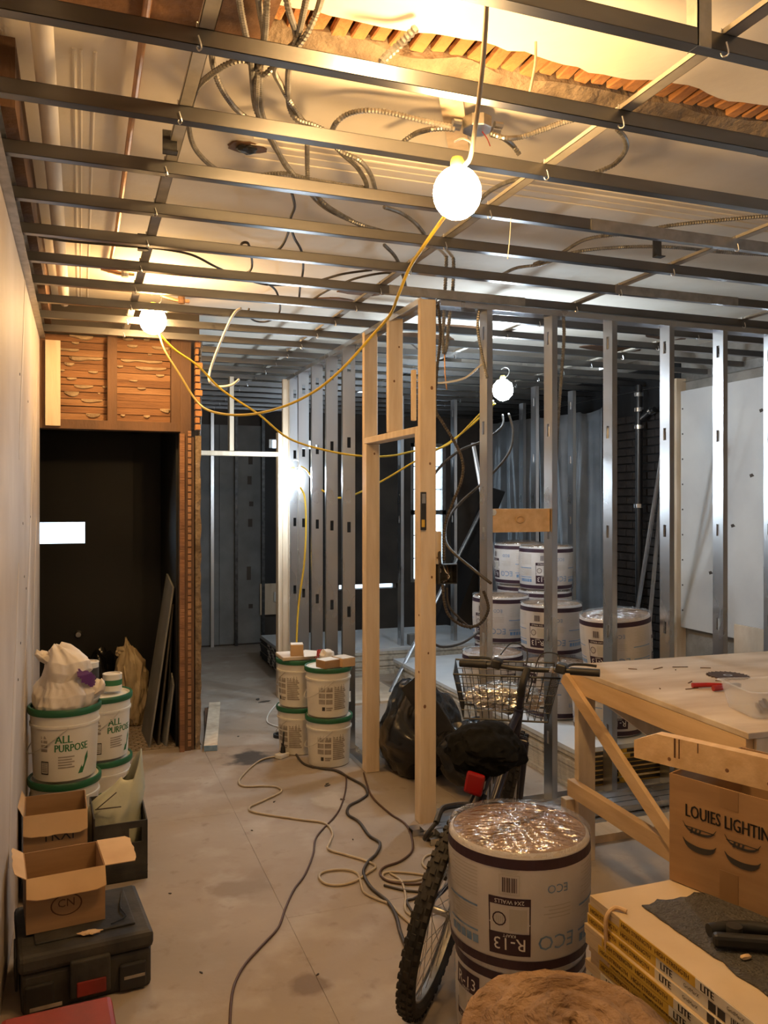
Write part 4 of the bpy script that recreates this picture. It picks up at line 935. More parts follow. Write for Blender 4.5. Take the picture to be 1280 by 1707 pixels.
# ---------------------------------------------------------------- workbench
wb_ = thing('workbench','plywood topped lumber workbench with diagonal braces','workbench',(2.165,3.42,0),(0,0,-.045))
M().bbox(0,1.75,-1.225,0,.898,.92,.002,1).build('top','ply',wb_)
for (x,y) in ((.035,-.04),(.035,-1.17),(1.62,-.04),(1.62,-1.17)):
    M().bbox(x,x+.09,y-.038,y,0,.897,.002,1).build('leg','lumber',wb_)
for args in ((.002,.034,-1.21,-.01,.81,.897),(1.70,1.735,-1.21,-.01,.81,.897)): M().bbox(*args,.002,1).build('apron','lumber_flat',wb_)
M().bbox(.036,1.70,-1.222,-1.185,.81,.897,.002,1).build('apron','lumber',wb_); M().bbox(.036,1.70,-.038,-.003,.81,.897,.002,1).build('apron','lumber',wb_)
M().beam((-.012,-.03,.87),(-.012,-1.10,.26),.022,.062,(0,0,1)).build('brace','lumber_flat',wb_)
M().beam((.015,-.04,.35),(.015,-1.18,.35),.036,.075).build('stretcher','lumber_flat',wb_)
M().beam((.10,.018,.86),(.82,.018,.34),.03,.085).build('brace','lumber',wb_)
M().bbox(-.012,.128,-.045,.005,.20,.29,.002,1).build('leg_block','lumber',wb_)
for z in (.225,.255): M().lathe([(0,.001),(.006,.001),(.006,0)],8,T(.06,-.0455,z) @ Matrix.Rotation(math.pi/2,4,'X')).build('screw_head','dark_steel',wb_)
# things on the bench
q = F(1216,1126,.922); t = thing('saw_blade','rusty toothed circular saw blade lying flat on the bench','saw blade',(q.x-.01,q.y,.921))
pts = []
for k in range(26):
    a = 2*math.pi*k/26; pts += [(.092*math.cos(a),.092*math.sin(a)),(.080*math.cos(a+.05),.080*math.sin(a+.05)),(.082*math.cos(a+.15),.082*math.sin(a+.15))]
M().prism(pts,0,.003).build('blade','rust',t); M().lathe([(.012,.0035),(.02,.0035),(.02,.003)],16).build('arbor_ring','steel_dull',t)
q = F(1243,1192,.922)
t = thing('storage_bin','clear plastic storage bin with drill bits on the bench','bin',(q.x+.12,q.y+.01,.921),(0,0,-.25))
mb = M()
def ringp(w,d,z,r=.025): 
    out = []
    for cx,cy,a0 in ((w-r,d-r,0),(-w+r,d-r,90),(-w+r,-d+r,180),(w-r,-d+r,270)):
        for k in range(4): a = math.radians(a0+30*k); out.append((cx+r*math.cos(a),cy+r*math.sin(a),z))
    return out
rg = [ringp(.115,.10,.002),ringp(.135,.12,.095),ringp(.145,.13,.098),ringp(.145,.13,.101),ringp(.132,.117,.101),ringp(.112,.097,.006)]
vs = [v for r in rg for v in r]; fs = [tuple(range(15,-1,-1)), tuple(5*16+i for i in range(16))]
for j in range(5):
    for i in range(16): fs.append((j*16+i,j*16+(i+1)%16,(j+1)*16+(i+1)%16,(j+1)*16+i))
mb.add(vs,fs).build('tub','bin_clear',t,True)
for k in range(7):
    M().beam((-.06+.02*k,-.05+.01*(k%3),.014+.006*(k%2)),(-.02+.014*k,.05,.016+.008*(k%3)),.012,.012).build('drill_bit','dark_steel',t)
q = F(1175,1148,.922); t = thing('red_pliers','red handled pliers lying beside the clear bin','pliers',(q.x,q.y,.921),(0,0,-.2))
M().tube([(-.045,.02,.012),(.03,.018,.012),(.10,.0,.012)],lambda s:.011-.003*s,9,5).build('handle','red',t,True)
M().tube([(.01,-.045,.012),(.05,-.04,.012),(.10,-.01,.012)],lambda s:.012-.003*s,9,5).build('handle','red',t,True)
M().bbox(.10,.155,-.016,.01,.004,.02,.004).build('jaw','dark_steel',t)
rs = random.Random(5)
for k in range(9):
    q = F(rs.uniform(1060,1200),rs.uniform(1106,1150),.922); tag(M().beam((q.x,q.y,.922),(q.x+rs.uniform(-.07,.07),q.y+rs.uniform(-.03,.03),.922),.004,.003).build('wood_sliver','brown_wood'),'thin brown wood sliver littering the bench top','scrap','slivers on the bench')
# carton with printed lamps, plank across it
bx = thing('lighting_carton','open brown carton with black lettering and lamp drawings on the near drywall pile','carton',(1.655,2.035,ZS+.003),(0,0,math.atan2(1.752-2.036,1.75-1.654)))
W_, D_, H_, tk = .62, .42, .318, .004          # local x runs along the printed face, y runs behind it (away from the camera)
M().box(0,W_,0,tk,0,H_).build('printed_side','cardboard',bx); M().box(0,W_,D_-tk,D_,0,H_).build('side','cardboard',bx)
M().box(0,tk,tk,D_-tk,0,H_).build('end','cardboard',bx); M().box(W_-tk,W_,tk,D_-tk,0,H_).build('end','cardboard',bx); M().box(tk,W_-tk,tk,D_-tk,0,tk).build('bottom','cardboard',bx)
M().box(.16,.215,-.0012,0,.0,.085).build('packing_tape','tape_brown',bx); M().box(.16,.215,-.0012,0,.262,H_).build('packing_tape','tape_brown',bx)
tw = max(v.x for v in TEXT['LOUIES LIGHTING'][0])-min(v.x for v in TEXT['LOUIES LIGHTING'][0])
pr = M()
for d in (-.0011,-.0004,.0004,.0011): pr.text('LOUIES LIGHTING', lambda x,y: Vector((.192+d+x*.275/tw,-.0016,.222+y*.052)))
def lampdraw(x0, z0, w, h, dark):
    f = lambda x, z: Vector((x0+x*w,-.0016,z0+z*h))
    n = 12; up_ = [(k/n,.55-.5*(4*(k/n)*(1-k/n))*.55+(.35*(1-2*k/n)**6)) for k in range(n+1)]
    th = .30 if dark else .10
    pr.add([f(a,b) for a,b in up_]+[f(a,b+th*(1-(1-2*a)**4)+.06) for a,b in up_],[(i,i+1,n+2+i,n+1+i) for i in range(n)])
    if not dark:
        for q in range(1,4): pr.add([f(.12*q+.1,.28),f(.12*q+.16,.28),f(.12*q+.20,.62),f(.12*q+.14,.62)],[(0,1,2,3)])
        pr.add([f(.05,.62),f(.95,.62),f(.95,.68),f(.05,.68)],[(0,1,2,3)])
for k in range(4):
    lampdraw(.045+k*.13,.148,.105,.045,False); lampdraw(.045+k*.13,.095,.105,.05,True)
pr.build('printed_lettering','print_dark',bx)
for k,(y0,sgn) in enumerate(((D_,1),)): M().add([(0,D_,H_),(W_,D_,H_),(W_,D_+.10,H_-.12),(0,D_+.10,H_-.12),(0,D_+.004,H_),(W_,D_+.004,H_),(W_,D_+.104,H_-.12),(0,D_+.104,H_-.12)],[(0,1,2,3),(7,6,5,4),(0,4,5,1),(1,5,6,2),(2,6,7,3),(3,7,4,0)]).build('flap','cardboard',bx)
a, b = P(1062,1262,2.64), P(1280,1318,2.34); d = (b-a).normalized(); zb = ZS+.003+H_+.001; Lp = .95
t = thing('lumber_plank','pale lumber plank with a clipped end lying across the open carton','plank',(a.x,a.y,zb),(0,0,math.atan2(b.y-a.y,b.x-a.x)))
M().prism([(0,0),(Lp,0),(Lp,.09),(.075,.09),(0,.055)],-.019,.019,Matrix.Rotation(math.pi/2,4,'X')).build('board','lumber_flat',t)
for x,z in ((.12,.022),(.30,.03),(.42,.02)): M().lathe([(0,.0006),(.005,.0006),(.006,0)],10,T(x,-.0192,z) @ Matrix.Rotation(math.pi/2,4,'X')).build('knot','knot',t)
M().box(.135,.141,-.0198,-.0190,.03,.089).box(.15,.154,-.0198,-.0190,.03,.089).box(.21,.213,-.0198,-.0190,.06,.089).build('pencil_stain','print_brown',t)
# grey mesh and black clamp on the pile
mb = M(); n, k = 26, 22; vs = []
q0, q1 = F(1060,1512,ZS), F(1280,1660,ZS)
for j in range(k+1):
    for i in range(n+1):
        x = 1.475+.55*i/n+.012*noise.noise(Vector((j*.5,i*.4,1))); y = 1.93-.62*j/k+.02*noise.noise(Vector((i*.5,j*.3,4)))-.05*(1-i/n)*0
        vs.append((x,y,ZS+.004+.003*abs(noise.noise(Vector((i*1.3,j*1.3,2))))))
o = mb.add(vs,[(j*(n+1)+i,j*(n+1)+i+1,(j+1)*(n+1)+i+1,(j+1)*(n+1)+i) for j in range(k) for i in range(n)]).build('mesh_sheet','mesh_grey',None,2)
so = o.modifiers.new('s','SOLIDIFY'); so.thickness = .003; tag(o,'grey fiberglass mesh sheet spread on the drywall pile under the carton','mesh')
q = F(1250,1565,ZS+.03); t = thing('spring_clamp','black plastic clamp lying on the grey mesh','clamp',(q.x+.02,q.y,ZS+.009),(0,0,-.5))
M().bbox(-.11,.10,-.035,-.005,.0,.035,.010).build('lower_jaw','black',t); M().tube([(-.11,.02,.02),(-.03,.045,.022),(.06,.035,.022),(.11,.0,.02)],.017,10,5).build('upper_jaw','black',t,True); M().lathe([(0,0),(.02,0),(.02,.042),(0,.042)],14,T(-.05,.01,0)).build('pivot','dark_steel',t,True)
q = F(1243,1603,ZS); tag(M().blob((0,0,.006),(.014,.007,.006),2,.4,2,2).build('wood_chip','lumber_flat'),'pale wood chip on the grey mesh beside the clamp','chip'); bpy.data.objects[[o.name for o in C.objects if o.name.startswith('wood_chip')][-1]].location = (q.x,q.y,ZS+.006)
# ---------------------------------------------------------------- pails
PR, PH = .138, .305
def pcyl(a0, off=.001):
    def fn(s, z):
        r = .128+(.010*z/PH)+off; a = a0+s/r; return Vector((r*math.cos(a), r*math.sin(a), z))
    return fn
def make_pail(style, lid=True):
    t = thing('pail','x','pail')
    M().lathe([(0,.004),(.118,.0),(.127,.006),(.137,.225),(.143,.226),(.143,.236),(.138,.238),(.139,.27),(.144,.272),(.144,.285),(.138,.287),(.133,.287),(.126,.03),(0,.03)],40).build('body','pail',t,True)
    if lid: M().lathe([(0,.292),(.125,.292),(.134,.300),(.140,.300),(.140,.294),(0,.286)],40).build('lid','pail',t,True)
    M().lathe([(.137,.276),(.1475,.276),(.150,.282),(.150,.300),(.147,.305),(.139,.305),(.137,.300)],40,None,True).build('rim','green_lid',t,True)
    M().tube([(.142*math.cos(a),.142*math.sin(a),.23-.10*math.sin((a-math.pi)/1.0)) if False else (.146*math.cos(a),.150*math.sin(a),.231-.12*abs(math.sin(a))) for a in (math.radians(180+12*k) for k in range(16))],.0022,6,3).build('bail_handle','print_grey_pale',t,True)
    gy, gr, rd, dk = M(), M(), M(), M()
    for base in (0, math.pi):
        f = pcyl(base)
        if style == 'grid':
            for cx in (-.092,-.046):
                for cz in (.085,.122,.160): gy.patch(f,cx,cx+.040,cz,cz+.029,3,1)
            for k in range(14): gy.patch(f,.005,.088-.006*(k%3),.05+.0120*k,.0595+.0120*k,5,1)
            gr.patch(f,-.09,.0,.212,.217,4,1)
            for k in range(3): gy.patch(f,-.09,-.01-.01*k,.202-.008*k,.205-.008*k,4,1)
            dk.patch(f,-.07,-.052,.045,.068,2,1); gy.patch(f,-.045,-.005,.056,.066,2,1); gy.patch(f,-.045,-.012,.045,.053,2,1)
        else:
            f2 = pcyl(base,.0014)
            [(gr.text('ALL', lambda x,y,d=d: f2(-.018+d+x*.042,.180+y*.046)), gr.text('PURPOSE', lambda x,y,d=d: f2(.014+d+x*.034,.143+y*.044))) for d in (-.0012,0,.0012)]
            rd.add([f(-.05+.13*k/8,.205+.010*k/8*(k/8)) for k in range(9)]+[f(-.05+.13*k/8,.209+.016*k/8*(k/8)) for k in range(9)],[(k,k+1,k+10,k+9) for k in range(8)])
            for k in range(5): gy.patch(f,-.04,.025-.01*(k%2),.06+.011*k,.066+.011*k,4,1)
            gr.add([f(.04,.03),f(.06,.03),f(.085,.09),f(.085,.12)],[(0,1,2,3)])
            for k in range(4): gy.patch(f,-.115,-.085,.13+.018*k,.142+.018*k,2,1)
            for a,b,c,d in ((-.115,-.08,.035,.04),(-.115,-.08,.085,.09),(-.115,-.112,.035,.09),(-.083,-.08,.035,.09)): dk.patch(f,a,b,c,d,2,1)
            for k in range(5): gy.patch(f,-.109,-.086,.045+.008*k,.050+.008*k,2,1)
    gy.build('grey_print','print_grey',t); gr.build('green_print','print_green',t)
    if rd.v: rd.build('red_print','print_red',t)
    if dk.v: dk.build('dark_print','print_dark',t)
    return t
pg = make_pail('grid'); pa = make_pail('all', False); pb = make_pail('all')
def place(src, loc, a, label, s=1.0, first=False, group='joint compound pails'):
    o = src if first else copy_tree(src); o.location = loc; o.rotation_euler = (0,0,a); o.scale = (s,s,s); tag(o,label,'pail',group); return o
MX, MY = 1.52, 5.20
aa = ang(MX,MY)
place(pg,(MX,MY,0),aa+.15,'white pail with green rim at the bottom front of the hall stack',1.04,True)
place(pg,(MX-.005,MY,.319),aa+.25,'white pail with green rim on top front of the hall stack',1.04)
place(pg,(1.40,5.52,0),aa-.5,'white pail at the bottom rear left of the hall stack',1.04)
place(pg,(1.40,5.525,.319),aa-.6,'white pail on top rear left of the hall stack, carrying small boxes',1.04)
LX, LY = -.075, 4.40
la = ang(LX,LY)
place(pb,(LX,LY,0),la,'white pail with green rim at the bottom by the left wall',1.15,True)
place(pa,(LX,LY,.352),la+.10,'open white ALL PURPOSE pail with a green rim holding a bag',1.15,True)
place(pb,(.10,4.72,0),la-.3,'lower white pail half hidden behind the one by the left wall',1.1)
place(pb,(.10,4.72,.337),la+.6,'upper white pail half hidden behind the open one',1.1)
# small things on the hall pails
def carton_small(name, loc, rz, w, d, h, label, m='cardboard', m2='pail'):
    t = thing(name,label,'box',loc,(0,0,rz)); M().bbox(-w/2,w/2,-d/2,d/2,0,h,.002,1).build('body',m,t); M().box(-w/2+.002,w/2-.002,-d/2+.002,d/2-.002,h,h+.0015).build('top_panel',m2,t); return t
zt = .319+.305*1.04+.001
carton_small('small_carton',(1.49,5.12,zt),.35,.12,.10,.05,'small brown box with a white top, left front on the pail lid')
carton_small('small_carton',(1.60,5.14,zt),.30,.10,.13,.055,'tan box beside its neighbour at the right on the pail lid','cardboard_light','gyp_edge')
carton_small('small_carton',(1.37,5.46,zt+.026),-.2,.085,.09,.075,'upright white and tan box on the rear pail','cardboard_light','pail')
tag(M().bbox(1.26,1.50,5.40,5.62,zt,zt+.025,.004,1).build('scrap_board','ply'),'square plywood scrap lying on the rear pail lid','board')
t = thing('red_wire_bundle','bundle of red wire beside the boxes on the rear pail','wire',(1.52,5.42,zt+.0)); 
for k in range(6): M().tube([(-.04+.012*k,-.02,.008),(-.02+.008*k,.0,.05+.006*(k%2)),(.02+.006*k,.01,.035),(.045-.006*k,.03,.01)],.005,6,5).build('wire','red',t,True)
tag(M().add([(1.39,5.34,zt+.03),(1.48,5.36,zt+.028),(1.50,5.42,zt+.05),(1.42,5.44,zt+.06),(1.39,5.34,zt+.032),(1.48,5.36,zt+.030),(1.50,5.42,zt+.052),(1.42,5.44,zt+.062)],[(0,1,2,3),(7,6,5,4),(0,4,5,1),(1,5,6,2),(2,6,7,3),(3,7,4,0)]).build('paper_sheet','pail'),'crumpled white paper leaning among the boxes on the pails','paper')
tag(M().blob((1.55,5.35,zt+.035),(.045,.04,.035),3,.3,2,3).build('rag','bag_white',None,True),'crumpled tan rag behind the boxes on the pails','rag')
# bag and cans on the left pails
bp = P(108,1150,4.12)
def bagshape(p):
    if p.z > .06: k = 1-.55*min(1,(p.z-.06)/.16); p.x = p.x*k+.03*math.sin(p.z*18); p.y *= k
    return p
t = thing('plastic_bag','crumpled white plastic bag with a purple print stuffed into the open pail','bag',(LX,LY,.352+.335))
def bag_mesh(prof, seed, amp=.27, n=96, k=60):
    vs = []; m = len(prof)-1
    for j in range(k+1):
        s_ = j/k*m; i0 = min(int(s_), m-1); f_ = s_-i0; f_ = f_*f_*(3-2*f_)
        z, r, ox, oy = [prof[i0][q]*(1-f_)+prof[i0+1][q]*f_ for q in range(4)]
        for i in range(n):
            a = 2*math.pi*i/n; c, s2 = math.cos(a), math.sin(a)
            w1 = noise.noise(Vector((c*1.6+seed, s2*1.6, z*5))); w2 = .5-abs(noise.noise(Vector((c*2.6, s2*2.6+seed, z*9+c*1.2)))); w3 = .5-abs(noise.noise(Vector((c*5, s2*5, z*22+seed))))
            q = r*(1+amp*(w1+.75*w2+.30*w3)); vs.append((ox+q*c, oy+q*s2, z+.03*w1))
    return M().add(vs,[(j*n+i,j*n+(i+1)%n,(j+1)*n+(i+1)%n,(j+1)*n+i) for j in range(k) for i in range(n)]+[tuple(range(n-1,-1,-1)),tuple(k*n+i for i in range(n))])
bag_mesh([(-.05,.10,0,0),(-.02,.13,0,0),(.03,.145,.0,0),(.075,.140,.005,0),(.11,.105,.0,0),(.135,.088,-.01,0),(.175,.105,.015,0),(.22,.098,.01,0),(.255,.072,-.005,0),(.285,.05,-.025,0),(.30,.02,-.035,0)],3.3).build('bag_body','bag_white',t,2)
bag_mesh([(.21,.03,-.05,0),(.235,.042,-.075,-.01),(.262,.036,-.10,-.01),(.272,.016,-.115,-.01)],7.7,.3,28,14).build('bag_ear','bag_white',t,2)
bag_mesh([(.04,.04,.10,-.02),(.07,.05,.135,-.02),(.10,.04,.15,-.02),(.12,.018,.155,-.02)],5.1,.3,28,14).build('bag_ear','bag_white',t,2)
V = []
for i in range(17):
    for j in range(17):
        a = math.radians(-78+62*i/16); zz = .115+.105*j/16-.03*i/16; r = .140-.06*max(0,(zz-.17))/.1; V.append((.012+r*math.cos(a), r*math.sin(a), zz))
M().add(V,[(i*17+j,(i+1)*17+j,(i+1)*17+j+1,i*17+j+1) for i in range(16) for j in range(16) if (i-8)**2/46+(j-7-.4*(8-i))**2/30 < 1.0+.5*noise.noise(Vector((i*.4,j*.4,1)))]).build('purple_print','purple',t)
for i,(x,y,z,r,h,lab) in enumerate(((.035,4.70,.675,.055,.17,'tall paint can behind the white plastic bag'),(.16,4.74,.675,.05,.09,'small dented can right of the white plastic bag'))):
    t = thing('paint_can',lab,'can',(x,y,z),(0,0,1)); M().lathe([(0,0),(r,0),(r*1.03,.004),(r,.008),(r,h-.008),(r*1.04,h-.003),(r*1.02,h),(r*.85,h),(r*.85,h-.006),(0,h-.006)],24).build('can_body','pail',t,True); M().lathe([(r+.001,.03),(r+.001,h-.03)],24).build('can_label','print_green' if i else 'print_dark',t,True)
# left foreground boxes
def open_box(name, label, loc, rz, w, d, h, flaps, tk=.004, m='cardboard', ml='cardboard_light', cat='carton'):
    t = thing(name,label,cat,loc,(0,0,rz))
    M().box(-w/2,w/2,-d/2,-d/2+tk,0,h).build('front_side',m,t); M().box(-w/2,w/2,d/2-tk,d/2,0,h).build('back_side',m,t)
    M().box(-w/2,-w/2+tk,-d/2+tk,d/2-tk,0,h).build('side',m,t); M().box(w/2-tk,w/2,-d/2+tk,d/2-tk,0,h).build('side',m,t); M().box(-w/2+tk,w/2-tk,-d/2+tk,d/2-tk,0,tk).build('bottom',m,t)
    for f in flaps:
        side, L_, a = f; n = 8; vs = []
        for k in range(n+1):
            s = k/n; rag = L_*(1-.12*abs(noise.noise(Vector((k*.9,L_*30,2))))) if 0 < k < n else L_*.86
            for e, (q, off) in enumerate(((0,0),(rag,0),(rag,.003),(0,.003))):
                o_ = q*math.cos(a); zz = h+q*math.sin(a)+off
                if side == 'f': vs.append((-w/2+w*s,-d/2-o_,zz))
                if side == 'b': vs.append((-w/2+w*s,d/2+o_,zz))
                if side == 'r': vs.append((w/2+o_,-d/2+d*s,zz))
                if side == 'l': vs.append((-w/2-o_,-d/2+d*s,zz))
        fs = []
        for k in range(n):
            for e in range(4): fs.append((k*4+e,k*4+(e+1)%4,(k+1)*4+(e+1)%4,(k+1)*4+e))
        fs += [(0,1,2,3),(n*4+3,n*4+2,n*4+1,n*4)]
        M().add(vs,fs).build('flap',ml,t)
    return t
TBX, TBY = .0, 3.13
cb = open_box('small_open_carton','small open brown carton with folded flaps on the black toolbox',(-.06,3.23,.207),.10,.26,.24,.19,(('f',.075,-1.0),('r',.12,-.02),('l',.05,.6)))
prt = M()
for r0,r1 in ((.038,.042),):
    V = [(r*math.cos(q)*1.25,-.1212,.08+r*math.sin(q)*.9) for r in (r0,r1) for q in (2*math.pi*k/24 for k in range(24))]; prt.add(V,[(i,(i+1)%24,24+(i+1)%24,24+i) for i in range(24)])
prt.text('CN', lambda x,y: Vector((x*.04,-.1212,.085+y*.04))); prt.build('printed_mark','print_brown',cb)
t = thing('black_toolbox','black plastic toolbox with a red latch on the floor by the wall','toolbox',(.0,3.18,0),(0,0,.10))
M().bbox(-.205,.215,-.19,.19,.0,.135,.014).build('body','tool_black',t); M().bbox(-.215,.222,-.20,.20,.137,.197,.016).build('lid','tool_black',t)
M().bbox(-.16,.17,-.13,.14,.196,.205,.004).build('lid_panel','tool_black',t)
lt = M().bbox(-.055,.075,-.215,-.192,.03,.155,.006).build('latch','tool_black',t); M().bbox(-.035,.06,-.220,-.214,.035,.085,.004).build('latch_button','tool_red',lt)
for x in (-.15,.15): M().bbox(x-.045,x+.045,-.205,-.189,.01,.10,.006).build('corner_guard','black',t)
M().box(-.18,-.08,-.2065,-.2045,.018,.030).build('grey_badge','print_grey',t); M().box(.12,.19,-.2065,-.2045,.05,.06).build('grey_badge','print_grey',t)
for x in (-.222,.222): M().bbox(min(x,x*.96),max(x,x*.96),-.14,.0,.06,.175,.004).build('side_clip','black',t)
M().tube([(-.04,.1,.197),(-.04,.1,.213),(.08,.1,.213),(.08,.1,.197)],.006,8,0).build('carry_handle','black',t,True)
tag(M().tube([(.15,3.33,.212),(.135,3.19,.212),(.15,3.11,.212),(.10,3.07,.212)],.0028,6,5).build('bent_wire','dark_steel'),'thin bent black wire lying on the toolbox lid','wire')
tag(M().blob((.03,3.045,.2075),(.03,.012,.004),6,.6,2.5,3).build('debris_crumb','lumber_flat'),'pale crumb of plaster on the toolbox lid edge','debris')
t = thing('red_toolbox','red metal toolbox in the bottom left corner of the photo','toolbox',(-.06,2.60,0),(0,0,.06))
M().bbox(-.155,.155,-.14,.14,0,.105,.015).build('body','tool_red',t); M().bbox(-.160,.160,-.145,.145,.106,.145,.016).build('lid','tool_red',t); M().bbox(-.02,.03,-.155,-.143,.07,.13,.004).build('latch','chrome',t)
M().tube([(.158,-.05,.12),(.17,-.05,.115),(.17,-.02,.115),(.158,-.02,.12)],.004,6,0).build('side_ring','chrome',t,True)
b2 = open_box('open_carton','brown carton with worn black lettering between pail and crate',(-.105,3.93,0),.03,.255,.26,.37,(('f',.09,-1.25),('l',.08,1.1)))
M().text('TKXI', lambda x,y: Vector((.01+x*.06,-.1318,.275+y*.07))).build('printed_mark','print_dark',b2)
# dark crate with a bag in it
cr_ = thing('plastic_crate','dark open crate with a cut-out handle beside the brown carton','crate',(.16,4.02,0),(0,0,.05))
mb = M(); w,d,h,tk = .115,.15,.30,.006
mb.box(-w,w,-d,-d+tk,0,.17).box(-w,.035,-d,-d+tk,.17,.235).box(.09,w,-d,-d+tk,.17,.235).box(-w,w,-d,-d+tk,.235,.265).build('front_panel','tool_black',cr_)
M().box(-w,w,d-tk,d,0,h).build('back_panel','tool_black',cr_); M().box(-w,-w+tk,-d,d,0,h).build('side_panel','tool_black',cr_)
M().add([(w-tk,-d,0),(w,-d,0),(w,d,0),(w-tk,d,0),(w-tk,-d,.265),(w,-d,.265),(w,d,.33),(w-tk,d,.33)],[(0,3,2,1),(4,5,6,7),(0,1,5,4),(1,2,6,5),(2,3,7,6),(3,0,4,7)]).build('side_panel','tool_black',cr_)
M().box(-w,w,-d,d,0,tk).build('floor_panel','tool_black',cr_)
for z in (.03,.06): M().box(-w,w,-d-.004,-d,z,z+.008).build('rib','tool_black',cr_)
t = thing('plastic_bag','pale green translucent plastic bag standing open in the dark crate','bag',(.15,4.06,.008))
n, k = 56, 22; vs = []
for j in range(k+1):
    s = j/k
    for i in range(n):
        a = 2*math.pi*i/n; q = 1+.14*noise.noise(Vector((math.cos(a)*2.2,math.sin(a)*2.2,s*2.5)))+.05*noise.noise(Vector((math.cos(a)*6,math.sin(a)*6,s*6)))
        rx_ = (.095+.03*math.sin(s*3.0))*(1-.55*max(0,s-.72)/.28); ry_ = .10*(1-.6*max(0,s-.7)/.3)
        zz = s*.40+(.13*max(0,math.cos(a-.2))*max(0,s-.6)/.4)+.02*noise.noise(Vector((a,s*4,1)))
        vs.append((rx_*q*math.cos(a)+.07*max(0,s-.65)/.35, ry_*q*math.sin(a), zz))
o = M().add(vs,[(j*n+i,j*n+(i+1)%n,(j+1)*n+(i+1)%n,(j+1)*n+i) for j in range(k) for i in range(n)]+[tuple(range(n))]).build('bag_body','bag_green',t,2); so = o.modifiers.new('s','SOLIDIFY'); so.thickness = .0015
for k,(p0,p1) in enumerate((((-.085,-.10,.30),(.0,-.14,.38)),((-.09,-.10,.30),(.02,-.145,.315)))): M().tube([p0,p1],.0028,6,0).build('twig','dark_board',t)
# doorway contents
t = thing('beige_sack','full beige plastic sack standing in the dark doorway','sack',(.36,6.62,0))
def sack(p):
    if p.z > .22: k = max(.16,1-1.6*(p.z-.22)/.36); p.x = p.x*k-.06*(p.z-.22)/.3; p.y *= k
    p.z = max(p.z,-.25); return p
M().blob((0,0,.255),(.115,.13,.36),2,.28,2.4,5,sack).build('sack_body','bag_beige',t,True); M().blob((-.055,0,.555),(.05,.03,.035),3,.6,2.5,3).build('tied_neck','bag_beige',t,True)
for k,(y0,w,x0,h,m,lab) in enumerate(((5.93,.45,.44,1.10,'grey_board','tallest grey board leaning inside the dark doorway'),(5.96,.40,.50,.98,'dark_board','brown board leaning behind the grey one in the doorway'),(6.02,.55,.56,.85,'near_black','black sheet leaning flattest against the doorway wall'),(5.92,.14,.55,.42,'grey_board','short scrap board leaning at the foot of the jamb'))):
    mb = M(); mb.add([(x0,y0,0),(x0+.012,y0,0),(.612,y0,h),(.600,y0,h),(x0-.02,y0+w,0),(x0-.008,y0+w,0),(.612,y0+w,h+.06),(.600,y0+w,h+.06)],[(0,1,2,3),(7,6,5,4),(0,4,5,1),(1,5,6,2),(2,6,7,3),(3,7,4,0)])
    tag(mb.build('leaning_board',m),lab,'board')
t = thing('black_bag','dark plastic bag slumped against the front door','bag',(.13,6.88,0)); M().blob((0,0,.24),(.13,.12,.26),12,.4,2,4,lambda p: Vector((p.x,p.y,max(p.z,-.235)))).build('bag_body','black_gloss',t,True)

# ---------------------------------------------------------------- bicycle
hd = math.radians(41.0)
bk_ = thing('bicycle','dark mountain bicycle with front basket standing behind the insulation roll','bicycle',(1.085,2.585,0),(math.radians(11),0,math.pi/2-hd))
def wheel(name, cx, parent, steer=None):
    w = bpy.data.objects.new(name,None); C.objects.link(w); w.parent = parent; w.location = (cx,0,.33); w.empty_display_size = .1
    if steer: w.rotation_euler = (0,0,steer)
    Ry = Matrix.Rotation(math.pi/2,4,'X')
    R0 = .302; n = 64
    ti = M(); ti.lathe([(R0+.028*math.cos(q),.028*math.sin(q)) for q in (2*math.pi*k/12 for k in range(12))],n,Ry,True)
    for k in range(54):                                       # knobs
        a = 2*math.pi*k/54
        for yy, rr, tw in ((0,.330,.010),(.020,.322,.008),(-.020,.322,.008)):
            aa_ = a+(0 if yy == 0 else math.pi/54)
            mx = Matrix.Rotation(-aa_,4,'Y') @ T(rr,yy,0); ti.box(-.004,.006,-tw/1.3,tw/1.3,-.009,.009,mx)
    ti.build('tire','rubber',w)
    M().lathe([(.272,-.011),(.283,-.013),(.286,0),(.283,.013),(.272,.011)],n,Ry,True).build('rim','steel_dull',w,True)
    M().lathe([(0,-.05),(.014,-.05),(.014,-.035),(.022,-.034),(.022,-.028),(.012,-.026),(.012,.026),(.022,.028),(.022,.034),(.014,.035),(.014,.05),(0,.05)],16,Ry).build('hub','steel_dull',w,True)
    for k in range(32):
        a = 2*math.pi*k/32; s = 1 if k%2 else -1; b = a+(.55 if k%4 < 2 else -.55)
        M().tube([(.020*math.cos(b),s*.031,.020*math.sin(b)),(.273*math.cos(a),0,.273*math.sin(a))],.0013,4,0).build('spoke','steel_dull',w)
    return w
wheel('rear_wheel',0,bk_)
ST_ = .10
BB=(.43,0,.29); STp=(.30,0,.66); HT=(.815,0,.84); HB=(.86,0,.70)
fr = M()
fr.tube([BB,STp],.017,12,0).tube([BB,HB],.020,12,0).tube([(.305,0,.63),(HT[0]+.005,0,HT[2]-.02)],.016,12,0).tube([HT,HB],.021,12,0)
for s in (-1,1): fr.tube([(0,s*.062,.33),(.18,s*.045,.30),(.43,s*.03,.29)],.009,8,3).tube([(0,s*.062,.33),(.30,s*.02,.64)],.008,8,0)
fr.build('frame','frame_paint',bk_,True)
fk = M()
for s in (-1,1): fk.tube([(.865,s*.05,.69),(.93,s*.055,.50),(1.04,s*.052,.33)],.013,10,3)
fk.tube([(.865,-.055,.69),(.865,.055,.69)],.017,10,0).tube([(.865,0,.69),(.80,0,.90)],.014,10,0); fk.build('fork','frame_paint',bk_,True)
wheel('front_wheel',1.04,bk_,ST_)
